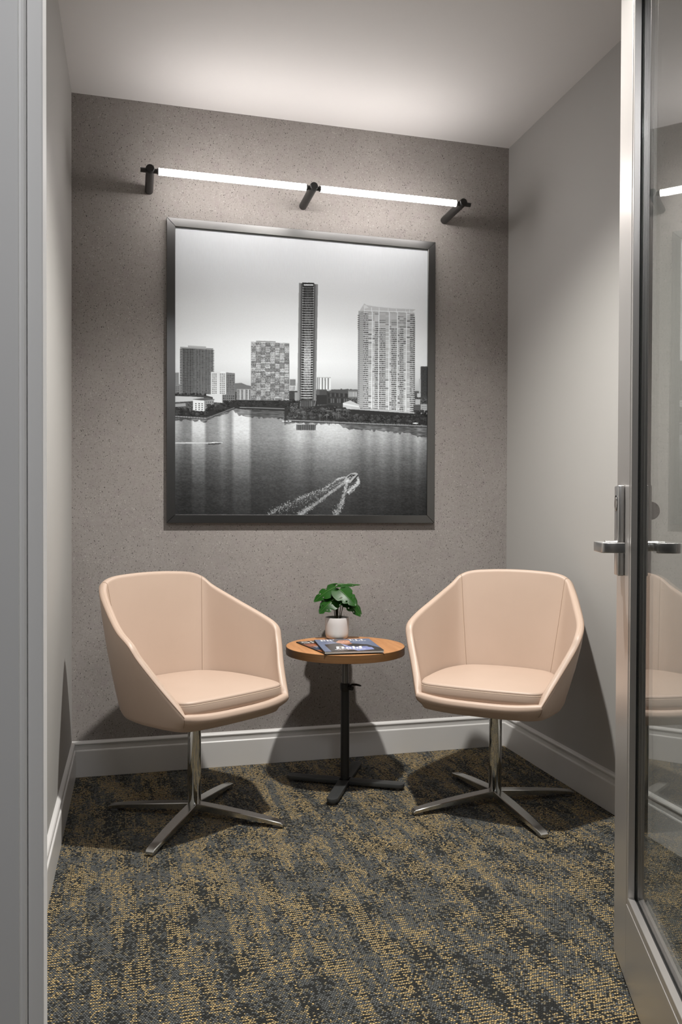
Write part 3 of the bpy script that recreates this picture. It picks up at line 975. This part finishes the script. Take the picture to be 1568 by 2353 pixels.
# local frame of a chair: x forward, y to the sitter's left, z up
half_rim = [(.264, .0, .4300), (.260, .12, .4315), (.246, .219, .440), (.176, .262, .525), (.118, .303, .608), (.084, .319, .656), (.010, .314, .690), (-.100, .283, .738), (-.205, .247, .788), (-.250, .219, .822), (-.268, .170, .839), (-.277, .085, .846), (-.279, .0, .848)]
half_bot = [(.246, .0), (.241, .12), (.219, .203), (.158, .230), (.095, .240), (.055, .245), (.000, .245), (-.070, .236), (-.145, .206), (-.182, .172), (-.207, .128), (-.222, .064), (-.226, .0)]
SHARP = {2}
def full(h, three):
    fwd = list(h)
    back = [((p[0], -p[1], p[2]) if three else (p[0], -p[1])) for p in reversed(h[1:-1])]
    return fwd+back
NS = 7
rimc = full(half_rim, True)
botc = [(x, y, 0) for x, y in full(half_bot, False)]
nn = len(rimc)
sharp = {2, nn-2}
RIM = catmull(rimc, NS, sharp)
BOT = catmull(botc, NS)
NR = len(RIM)

def outward(loop):
    res = []
    for i in range(len(loop)):
        t = loop[(i+1) % len(loop)]-loop[i-1]
        nvec = Vector((t.y, -t.x, 0))
        if nvec.length < 1e-9:
            nvec = Vector((1, 0, 0))
        nvec.normalize()
        res.append(nvec)
    return res
NB = outward(BOT)
# make sure the normals point outwards
if NB[0].x < 0:
    NB = [-q for q in NB]
THK = .027
def lerp(a, b, t):
    return a+(b-a)*t

def shell_rings():
    rings = [[] for _ in range(22)]
    for i in range(NR):
        T_, Bq, N = RIM[i], BOT[i], NB[i]
        hgt = T_.z-.395
        lip = hgt < .09
        w = .020
        th = THK
        o = []
        c = Vector((0, 0, 0))
        o.append(Vector((Bq.x*.12, Bq.y*.12, .362)))
        o.append(Vector((Bq.x*.55, Bq.y*.55, .364)))
        o.append(Vector((Bq.x*.86, Bq.y*.86, .370)))
        o.append(Vector((Bq.x*.965, Bq.y*.965, .379)))
        o.append(Vector((Bq.x, Bq.y, .394)))
        base_o = o[-1]
        top_o = T_ + N*.002
        for t in (.2, .5, .8):
            p = lerp(base_o, Vector((top_o.x, top_o.y, T_.z-.012)), t)
            p += N*(.006*math.sin(t*PI))
            o.append(p)
        for q in range(9):          # rounded rim, outer edge over the top to the inner edge
            ph = PI*q/8
            o.append(Vector((T_.x, T_.y, T_.z-.0125+.0125*math.sin(ph)**.8))-N*(th/2-th/2*math.cos(ph)))
        inner_b = Vector((Bq.x, Bq.y, .416))-N*.025
        top_i = o[-1]
        for t in (.35, .7, .95):
            p = lerp(top_i, inner_b, t)
            if not lip:
                p += N*(.003*math.sin(t*PI))
            o.append(p)
        o.append(inner_b)
        o.append(Vector((inner_b.x*.6, inner_b.y*.6, .4155)))
        for k in range(len(o)):
            rings[k].append(o[k])
    return rings
half_cush = [(.243, .0), (.240, .115), (.226, .196), (.168, .222), (.090, .224), (.050, .224), (.000, .221), (-.070, .210), (-.140, .181), (-.176, .148), (-.193, .105), (-.203, .055), (-.205, .0)]
CUSH = catmull([(x, y, 0) for x, y in full(half_cush, False)], NS)
RINGS = shell_rings()
# close the inner floor
def poly_on_inner(i0, t0=.02, t1=.93, push=.0):
    """polyline down the inner wall at loop index i0"""
    N = NB[i0]
    key = [RINGS[q][i0] for q in (16, 17, 18, 19)]
    pts = []
    for a, b in zip(key[:-1], key[1:]):
        for k in range(7):
            pts.append(lerp(a, b, k/7)-N*push)
    return pts

def dashes(mb, pts, step, length, r, off=Vector((0, 0, 0))):
    """short stitches along a polyline"""
    pts = [Vector(p) for p in pts]
    acc, nxt = 0.0, 0.0
    for a, b in zip(pts[:-1], pts[1:]):
        L = (b-a).length
        if L < 1e-9:
            continue
        d = (b-a)/L
        while nxt < acc+L:
            s = nxt-acc
            q = a+d*s+off
            mb.tube([q, q+d*length], r, 4)
            nxt += step
        acc += L

def make_chair(name):
    root = empty(name, (0, 0, 0))
    sh = MB()
    sh.loft(RINGS, True, True)
    shell = sh.build('shell', m_leather, root, smooth=True, angle=70)
    # cushion
    k = MB()
    outl = []
    for i in range(NR):
        outl.append(CUSH[i].copy())
    cx = Vector((.0, 0, 0))
    def ringc(s, z, grow=0.0):
        return [Vector((p.x*s, p.y*s, z))+NB[i]*grow for i, p in enumerate(outl)]
    grows = .0
    rr = [ringc(.90, .4265), ringc(.980, .4268), ringc(1.0, .4305, .0015), ringc(1.0, .445, .004), ringc(1.0, .460, .003), ringc(1.0, .4655, .0016), ringc(1.0, .4672, .0004), ringc(1.0, .4690, .0012), ringc(.985, .4745, .0), ringc(.93, .4765), ringc(.80, .4795), ringc(.5, .483), ringc(.15, .4845)]
    k.loft(rr)
    cu = k.build('seat_cushion', m_leather, root, smooth=True, angle=75)
    st = MB()
    n_front = [i for i in range(NR)]
    loop = [p+NB[i]*.0003 for i, p in enumerate(ringc(1.0, .4640, .0022))]
    dashes(st, loop+[loop[0]], .0052, .0032, .0006)
    s1 = st.build('stitching', m_thread, cu)
    s1['kind'] = 'stuff'
    pp = MB()
    lp2 = [p+NB[i]*.0002 for i, p in enumerate(ringc(1.0, .4672, .0004))]
    pp.tube(lp2+[lp2[0]], .0007, 5)
    pp.build('seam', m_seam, cu, smooth=True)
    # seams of the shell: back corners and along the rims of both arms
    iA = 9*NS
    for sgn_i in (iA, NR-iA):
        pl = poly_on_inner(sgn_i, push=.0003)
        rim_part = [RINGS[q][sgn_i]+Vector((0, 0, .0003)) for q in range(11, 16)]
        s = MB()
        s.tube(rim_part+pl, .0008, 5)
        s.build('seam', m_seam, shell, smooth=True)
        tangent = (RINGS[16][(sgn_i+1) % NR]-RINGS[16][sgn_i]).normalized()
        d = MB()
        for off in (.0045,):
            dashes(d, [p+tangent*off*(1 if sgn_i == iA else -1)*-1 for p in pl], .0052, .0032, .00055)
        o = d.build('stitching', m_thread, shell)
        o['kind'] = 'stuff'
    for lo_, hi_ in ((2*NS, 9*NS), (NR-9*NS, NR-2*NS)):
        ln = [RINGS[9][i]+NB[i]*.0002+Vector((0, 0, .0002)) for i in range(lo_, hi_+1)]
        s = MB()
        s.tube(ln, .0009, 5)
        s.build('seam', m_seam, shell, smooth=True)
        d = MB()
        dashes(d, [RINGS[12][i]+Vector((0, 0, .0002)) for i in range(lo_, hi_+1)], .0052, .0032, .00055)
        o = d.build('stitching', m_thread, shell)
        o['kind'] = 'stuff'
        # short seam down the front corner
        i = lo_ if lo_ == 2*NS else hi_
        s = MB()
        s.tube([RINGS[q][i]+NB[i]*.0003 for q in (8, 7, 6, 5, 4)], .0007, 5)
        s.build('seam', m_seam, shell, smooth=True)
    # pedestal
    pd = MB()
    pd.lathe([(.0215, .036), (.0232, .040), (.0232, .361), (.0215, .363)], seg=40)
    pd.build('pedestal', m_chrome, root, smooth=True)
    pl = MB()
    pl.lathe([(.07, .352), (.075, .355), (.075, .3625)], seg=24)
    pl.build('mounting_plate', m_tblack, root, smooth=True)
    for q in range(4):
        lg = MB()
        secs = []
        for x, wd, zt, th in ((.000, .030, .058, .024), (.030, .034, .056, .023), (.11, .039, .048, .019), (.20, .038, .038, .016), (.27, .034, .029, .013), (.322, .030, .0205, .012), (.329, .027, .0150, .010)):
            h = wd/2
            b = .0022
            secs.append([(x, -h, zt-th), (x, h, zt-th), (x, h, zt-b), (x, h-b, zt), (x, -h+b, zt), (x, -h, zt-b)])
        lg.loft(secs)
        leg = lg.build('leg', m_leg, root, smooth=True, angle=30)
        gl = MB()
        gl.box(.292, -.0125, .0005, .322, .0125, .011)
        gl.build('glide', m_glide, leg, bevel=.003)
    return root

def copy_tree(o, parent=None):
    c = o.copy()
    C.objects.link(c)
    if parent:
        c.parent = parent
    for chd in list(o.children):
        copy_tree(chd, c)
    return c

def set_base(root, ang):
    k = 0
    for chd in root.children:
        if chd.name.split('.')[0] == 'leg':
            chd.rotation_euler = (0, 0, ang+k*PI/2)
            k += 1
chair = make_chair('tub_chair')
chair2 = copy_tree(chair)
TH1, TH2 = math.radians(-57.74), math.radians(-130.4)
for o, th, p, base_ang, lab in ((chair, TH1, (.210, 2.841), math.radians(-29), 'beige leather swivel tub chair near the left wall, turned towards the right'),
                                (chair2, TH2, (1.289, 2.707), math.radians(4), 'beige leather swivel tub chair beside the open glass door, turned towards the left')):
    o.location = (*p, 0)
    o.rotation_euler = (0, 0, th)
    set_base(o, base_ang-th)
    tag(o, lab, 'chair', 'beige tub chairs either side of the table')

# ------------------------------------------------------------------ round side table
TX, TY = .808, 3.045
tab = tag(empty('side_table', (TX, TY, 0)), 'small round oak topped side table on a black cross foot between the two chairs', 'table')
MB().lathe([(.226, .5185), (.2305, .5205), (.2308, .524), (.2308, .5490), (.2304, .5500)], seg=128).build('tabletop', m_woodtop, tab, smooth=True, angle=50)
MB().lathe([(.2310, .5204), (.2322, .5206), (.2322, .5492), (.2305, .5498)], seg=128, cap0=False, cap1=False).build('edge_band', m_woodedge, tab, smooth=True, angle=30)
MB().lathe([(.0135, .375), (.0135, .514)], seg=28).build('upper_tube', m_tube, tab, smooth=True)
MB().lathe([(.060, .512), (.060, .518)], seg=28).build('mounting_plate', m_tblack, tab, smooth=True)
MB().lathe([(.0172, .020), (.0172, .385)], seg=28).build('column', m_tblack, tab, smooth=True)
col = MB().lathe([(.0178, .372), (.0200, .380), (.0205, .398), (.0195, .4015), (.0138, .402)], seg=28).build('clamp_collar', m_tblack, tab, smooth=True)
MB().tube([(.012, -.016, .386), (.021, -.030, .386)], .0085, 16).build('clamp_knob', m_tblack, tab, smooth=True)
lv = MB()
lv.loft([[(x, y+w*math.cos(a), z+h*math.sin(a)) for a in [2*PI*i/10 for i in range(10)]] for x, y, z, w, h in ((.012, -.020, .394, .004, .003), (.022, -.022, .399, .008, .004), (.040, -.022, .398, .009, .0045), (.054, -.020, .394, .008, .004), (.061, -.018, .392, .003, .0015))])
lv.build('clamp_lever', m_tblack, tab, smooth=True)
for ang in (-28, 62, 152, 243):
    lg = MB()
    L, hw = .236, .0215
    out = [(0, -hw), (L-hw, -hw)] + [(L-hw+hw*math.sin(PI*i/10), -hw*math.cos(PI*i/10)) for i in range(1, 10)] + [(L-hw, hw), (0, hw)]
    lg.prism(out, 'z', .010, .026)
    o = lg.build('leg', m_tbase, tab, bevel=.002, smooth=True, angle=40)
    o.rotation_euler = (0, 0, math.radians(ang))
    g2 = MB().lathe([(.012, .0005), (.012, .010)], c=(L-.026, 0), seg=16).build('glide', m_glide, o)

# ------------------------------------------------------------------ potted monstera
PX_, PY_ = .818, 3.218
plant = tag(empty('potted_plant', (PX_, PY_, .5501)), 'small green monstera plant in a white ceramic pot at the back of the round table', 'plant')
pp = [(.032, .0), (.038, .0015), (.0435, .006), (.0468, .013), (.0480, .022), (.0484, .034), (.0486, .060), (.0486, .0865), (.0478, .0885), (.0462, .0885), (.0455, .087), (.0450, .035), (.036, .014)]
MB().lathe(pp, seg=48).build('pot', m_pot, plant, smooth=True, angle=50)
sm = MB()
sr = []
for r in (.0452, .033, .02, .008):
    sr.append([(r*math.cos(2*PI*i/24), r*math.sin(2*PI*i/24), .070+(random.random()*.003 if r < .045 else 0)) for i in range(24)])
sm.loft(sr, False, True)
sm.build('soil', m_soil, plant)

def leaf(base, tip_dir, up_dir, L, Wd, droop, cuts, name='leaf', holes=True):
    """heart-shaped monstera leaf: base point, pointing direction, surface normal"""
    t = Vector(tip_dir).normalized()
    n = Vector(up_dir)
    n = (n-t*n.dot(t)).normalized()
    s = t.cross(n)
    NU, NVV = 18, 5
    def width(u):
        w = math.sin(PI*min(1, (u+.06)/1.06)**.62)**.8 if u < 1 else 0
        return max(w, .0)*Wd
    vsl, fsl = [], []
    for i in range(NU+1):
        u = i/NU
        w = width(u)
        for k in range(-NVV, NVV+1):
            v = k/NVV
            a = abs(v)
            cut = 1.0
            x = L*(u-.16*a*a*(1-u)**2*2.0 + .10*a*(1-u*.4))
            fold = -.22*w*a + .10*w*a*a
            ph = (u*cuts) % 1.0
            ed = 1.0
            if .30 < u < .80 and a > .78 and ph < .28:
                ed = .62
            zz = -droop*L*u*u + fold
            p = Vector(base)+t*x+s*(w*v*ed)+n*zz
            vsl.append(p)
    m = 2*NVV+1
    for i in range(NU):
        for k in range(m-1):
            a = abs((k+.5)-NVV)/NVV
            u = (i+.5)/NU
            if holes and .34 < a < .62 and .25 < u < .72 and i % 5 == 1 and (k > NVV or i % 10 == 1):
                continue
            fsl.append((i*m+k, i*m+k+1, (i+1)*m+k+1, (i+1)*m+k))
    me = bpy.data.meshes.new(name)
    me.from_pydata([tuple(q) for q in vsl], [], fsl)
    me.shade_smooth()
    me.materials.append(m_leaf)
    o = bpy.data.objects.new(name, me)
    C.objects.link(o)
    o.parent = plant
    so = o.modifiers.new('thick', 'SOLIDIFY')
    so.thickness = .0007
    ss = o.modifiers.new('sub', 'SUBSURF')
    ss.levels = 1
    ss.render_levels = 2
    mid = [Vector(base)+t*(L*u)+n*(-droop*L*u*u+.0009) for u in [q/10 for q in range(11)]]
    MB().tube(mid, [.0011-.0008*q/10 for q in range(11)], 5).build('midrib', m_vein, o, smooth=True)
    return o

# camera-right and depth directions in the room, used only to describe where each leaf leans
ex = Vector((.97, -.25, 0))
ey = Vector((.25, .97, 0))
ez = Vector((0, 0, 1))
def d3(a, b, c):
    return ex*a+ey*b+ez*c
leaves = [
    # base offset (right, back, up), pointing, normal, length, half width, droop
    ((-.004, .010, .212), (-.80, -.35, -.28), (-.25, -.55, .80), .094, .040, .30, 3.2),
    ((-.022, .005, .182), (-.62, -.45, -.62), (-.45, -.45, .75), .078, .036, .22, 3.6),
    ((-.010, -.020, .165), (-.62, -.45, -.40), (.15, -.62, .77), .074, .037, .30, 4.2),
    ((.008, -.024, .206), (.70, -.50, -.52), (.10, -.70, .70), .086, .041, .18, 4.4),
    ((.002, .014, .222), (.93, .15, .05), (.0, -.18, .98), .084, .030, .08, 2.8),
    ((.040, .000, .196), (.62, -.05, -.72), (.70, -.38, .60), .098, .043, .16, 3.4),
    ((.034, -.012, .158), (.75, -.20, -.62), (.50, -.50, .70), .078, .034, .12, 3.6),
    ((-.008, .028, .190), (-.30, .80, -.25), (-.1, .3, .95), .074, .034, .22, 3.2),
    ((.026, .030, .190), (.45, .80, -.30), (.1, .4, .90), .074, .034, .22, 3.4),
]
for bs, td, nd, L, Wd, dr, cuts in leaves:
    b = d3(*bs)
    leaf(b, d3(*td), d3(*nd), L*1.10, Wd*1.10, dr, cuts)
    r = Vector((b.x*.32, b.y*.32, .068))
    mid = lerp(r, b, .5)+Vector((b.x*-.10, b.y*-.10, .010))
    pts = []
    for q in range(9):
        t = q/8
        pts.append(r*(1-t)**2+mid*2*t*(1-t)+b*t*t)
    MB().tube(pts, [.0020-.0010*q/8 for q in range(9)], 7).build('stem', m_stem, plant, smooth=True)

# ------------------------------------------------------------------ magazines
SER = {  # didone letters: thick stems and hair strokes on a unit box (x 0..w, y 0 at top)
    'B': (.68, [((0.08, 0), (.27, 1))], [((0, 0), (.5, .07)), ((.1, .46), (.5, .53)), ((0, .93), (.5, 1))], [((.48, .25), (.2, .26), (.09, .20)), ((.48, .75), (.2, .26), (.09, .20))]),
    'R': (.72, [((.08, 0), (.27, 1))], [((0, 0), (.5, .07)), ((0, .95), (.36, 1)), ((.2, .47), (.5, .54))], [((.48, .26), (.2, .27), (.09, .20))]),
    'I': (.38, [((.09, 0), (.28, 1))], [((0, 0), (.37, .05)), ((0, .95), (.37, 1))], []),
    'C': (.70, [((.03, .25), (.19, .75))], [((.3, 0), (.6, .06)), ((.3, .94), (.6, 1)), ((.58, .02), (.64, .32))], []),
    'K': (.74, [((.08, 0), (.27, 1))], [((0, .95), (.36, 1)), ((0, 0), (.36, .05))], []),
    'E': (.64, [((.08, 0), (.27, 1))], [((0, 0), (.58, .06)), ((.2, .47), (.46, .53)), ((0, .94), (.58, 1)), ((.54, 0), (.58, .24)), ((.54, .76), (.58, 1)), ((.44, .38), (.47, .62))], []),
    'L': (.62, [((.08, 0), (.27, 1))], [((0, 0), (.36, .05)), ((0, .94), (.58, 1)), ((.54, .72), (.58, 1))], []),
}
def ser_text(cv, txt, x, y, wd, ht, col):
    tot = sum(SER[c][0]+.08 for c in txt)
    s = wd/tot
    for c in txt:
        w, stems, hairs, bowls = SER[c]
        for (a, b), (d, e) in stems+hairs:
            cv.rect(x+a*s, y+b*ht, x+d*s, y+e*ht, col)
        for (cx, cy), (rx, ry, th), (ix, iy, _u) in [((q[0]), (q[1][0] if isinstance(q[1], tuple) else q[1], 0, 0), (0, 0, 0)) for q in []]:
            pass
        if c in 'BR':
            for cy in ((.26, .74) if c == 'B' else (.26,)):
                n = 14
                o = [(x+(.44+.22*math.sin(PI*i/n))*s, y+(cy-.26*math.cos(PI*i/n))*ht) for i in range(n+1)]
                inn = [(x+(.44+.07*math.sin(PI*i/n))*s, y+(cy-.20*math.cos(PI*i/n))*ht) for i in range(n+1)]
                cv.poly(o+inn[::-1], col)
        if c == 'R':
            cv.poly([(x+.40*s, y+.52*ht), (x+.54*s, y+.52*ht), (x+.72*s, y+1.0*ht), (x+.55*s, y+1.0*ht)], col)
        if c == 'K':
            cv.poly([(x+.62*s, y), (x+.68*s, y), (x+.32*s, y+.52*ht), (x+.27*s, y+.52*ht)], col)
            cv.poly([(x+.36*s, y+.38*ht), (x+.50*s, y+.38*ht), (x+.74*s, y+ht), (x+.55*s, y+ht)], col)
        x += (w+.08)*s
def bold_word(cv, x, y, s, col):
    # lower-case style bold word "Bold" in a fat slanted face
    sl = -.16
    def P(px, py):
        return (x+(px+sl*(py-1)*1.0)*s, y+py*s)
    def rect(a, b, c, d):
        cv.poly([P(a, b), P(c, b), P(c, d), P(a, d)], col)
    def ring(cx, cy, rx, ry, ix, iy):
        n = 22
        cv.poly([P(cx+rx*math.cos(2*PI*i/n), cy+ry*math.sin(2*PI*i/n)) for i in range(n)]+[P(cx+rx, cy), P(cx+ix, cy)]+[P(cx+ix*math.cos(-2*PI*i/n), cy+iy*math.sin(-2*PI*i/n)) for i in range(n+1)]+[P(cx+rx, cy)], col)
    rect(0, 0, .24, 1); rect(0, 0, .5, .10); rect(0, .45, .5, .55); rect(0, .90, .5, 1)
    for cy in (.26, .74):
        n = 14
        o = [P(.44+.30*math.sin(PI*i/n), cy-.26*math.cos(PI*i/n)) for i in range(n+1)]
        inn = [P(.44+.08*math.sin(PI*i/n), cy-.18*math.cos(PI*i/n)) for i in range(n+1)]
        cv.poly(o+inn[::-1], col)
    ring(1.12, .68, .27, .33, .09, .23)
    rect(1.50, 0, 1.72, 1)
    ring(2.06, .68, .25, .33, .08, .23); rect(2.14, 0, 2.36, 1)

def cover_one():
    cv = Canvas(440, 560, None, 3)
    cv.a[:] = np.array([.40, .45, .56])
    cv.a *= (1-.10*np.linspace(0, 1, 560))[:, None, None]
    cv.a += ((vnoise(560, 440, 6, 5)-.5)*.05)[..., None]
    ser_text(cv, 'BRICKELL', .09, .035, .83, .115, (.93, .93, .92))
    # man with tilted head, dark jacket and pale shirt
    cv.poly([(.10, .44), (.30, .36), (.44, .33), (.62, .40), (.84, .50), (1.0, .80), (1.0, 1.0), (.12, 1.0)], (.075, .075, .075))
    cv.poly([(.40, .40), (.50, .60), (.66, .72), (.86, .72), (.86, .90), (.56, .98), (.44, .75)], (.50, .54, .72))
    cv.poly([(.34, .70), (.80, .62), (.84, .80), (.42, .88)], (.52, .56, .76), .8)
    cv.poly([(.40, .28), (.58, .28), (.60, .42), (.50, .48), (.40, .40)], (.62, .42, .33))
    cv.ell(.47, .21, .125, .165, (.72, .51, .41), rot=.35)
    cv.poly([(.30, .12), (.36, .035), (.50, .02), (.62, .08), (.56, .11), (.42, .11), (.36, .22), (.33, .28)], (.13, .10, .085))
    cv.ell(.54, .24, .06, .10, (.85, .64, .52), .8, rot=.35); cv.rect(.42, .175, .47, .19, (.2, .14, .12)); cv.rect(.52, .185, .57, .20, (.22, .15, .12)); cv.poly([(.50, .20), (.53, .26), (.49, .265)], (.58, .38, .30)); cv.rect(.46, .305, .54, .32, (.50, .26, .22))
    bold_word(cv, .24, .62, .185, (.93, .93, .93))
    rnd = random.Random(5)
    x = .20
    for wd in (.07, .05, .09, .04, .06, .10, .05, .08):
        cv.rect(x, .845, x+wd*.8, .862, (.85, .85, .88)); x += wd
    x = .24
    for wd in (.05, .08, .04, .07, .06):
        cv.rect(x, .885, x+wd*.75, .895, (.80, .66, .60)); x += wd
    x = .66
    for wd in (.04, .06, .05, .05, .05):
        cv.rect(x, .175, x+wd*.75, .195, (.86, .86, .88)); x += wd
    return cv.a.reshape(280, 2, 220, 2, 3).mean((1, 3))

def cover_two():
    cv = Canvas(440, 560, None, 3)
    cv.a[:] = np.array([.085, .080, .085])
    n = vnoise(560, 440, 9, 7)
    cv.poly([(0, .20), (.5, .24), (1, .30), (1, .70), (.4, .62), (0, .50)], (.50, .27, .17))
    cv.poly([(0, .34), (.4, .36), (.8, .48), (.3, .50)], (.66, .40, .26))
    cv.poly([(.0, .50), (.5, .46), (1, .62), (1, .84), (.0, .70)], (.16, .22, .30)); cv.poly([(.0, .70), (.6, .74), (1, .88), (1, .96), (0, .86)], (.60, .32, .16))
    cv.a *= (.7+.6*n)[..., None]
    # masthead of slim caps along the top
    for i, (x, kind) in enumerate(((.07, 'S'), (.25, 'H'), (.44, 'O'), (.62, 'R'), (.79, 'E'))):
        w, y0, y1 = .13, .04, .16
        c = (.86, .84, .82)
        if kind == 'S':
            for yy in (y0, (y0+y1)/2-.008, y1-.016): cv.rect(x, yy, x+w, yy+.016, c)
            cv.rect(x, y0, x+.03, (y0+y1)/2, c); cv.rect(x+w-.03, (y0+y1)/2, x+w, y1, c)
        if kind == 'H':
            cv.rect(x, y0, x+.035, y1, c); cv.rect(x+w-.035, y0, x+w, y1, c); cv.rect(x, .095, x+w, .11, c)
        if kind == 'O':
            cv.ell(x+w/2, .10, w/2, .06, c); cv.ell(x+w/2, .10, w/2-.03, .045, (.085, .08, .085))
        if kind == 'R':
            cv.rect(x, y0, x+.035, y1, c); cv.ell(x+.07, .072, .06, .034, c); cv.ell(x+.06, .072, .03, .018, (.085, .08, .085)); cv.poly([(x+.06, .10), (x+.095, .10), (x+w, y1), (x+w-.035, y1)], c)
        if kind == 'E':
            cv.rect(x, y0, x+.035, y1, c)
            for yy in (y0, .093, y1-.016): cv.rect(x, yy, x+w, yy+.016, c)
    for k, (yy, x1) in enumerate(((.42, .40), (.46, .34), (.50, .46), (.80, .30), (.84, .36))):
        x = .10
        while x < x1:
            cv.rect(x, yy, x+.04, yy+.016, (.78, .78, .82)); x += .055
    return cv.a.reshape(280, 2, 220, 2, 3).mean((1, 3))

def magazine(corner_tl, ang, Wm, Lm, z0, thick, img, label, npages, curl):
    # local frame: origin bottom-left corner, x along the bottom edge, y towards the top edge
    root = tag(empty('magazine', (*corner_tl, z0), ang), label, 'magazine', 'magazines on the round table')
    mb = MB()
    nx = 14
    def lift(x):
        return curl*(max(0, x/Wm-.5)*2)**2*.0
    for k in range(npages):
        h0, h1 = thick*k/npages+.0004, thick*(k+1)/npages-.0001
        ins = .0006*(k % 3)
        mb.box(.0006, .0006+ins*.3, h0, Wm-.0015-ins, Lm-.0008, h1)
    mb.build('pages', m_paper, root)
    def place(U, V):
        return np.c_[U*Wm, Lm*(1-V), np.full_like(U, thick+.0004)]
    sheet('front_cover', img, np.linspace(0, 1, 221), np.linspace(0, 1, 281), place, m_cover, root)
    b = MB()
    b.box(-.0003, 0, 0, Wm, Lm, .0004)
    b.box(-.0006, 0, .0002, .0004, Lm, thick+.0003)
    b.build('back_cover', m_gasket, root)
    return root
e1 = Vector((.894-.675, 2.824-2.847, 0))
a1 = math.atan2(e1.y, e1.x)
tmp = Vector((.683, 2.844, 0))
ang2 = math.atan2(.313, -.054)-PI/2
magazine((.684, 2.850), ang2, .205, .300, .5501, .0042, cover_two(), 'dark and orange magazine half hidden beneath the blue grey magazine on the table', 4, 0)
magazine((.678, 2.846), a1+.02, .222, .282, .5551, .0075, cover_one(), 'blue grey magazine with a man in a dark jacket on its cover, lying uppermost', 6, .01)
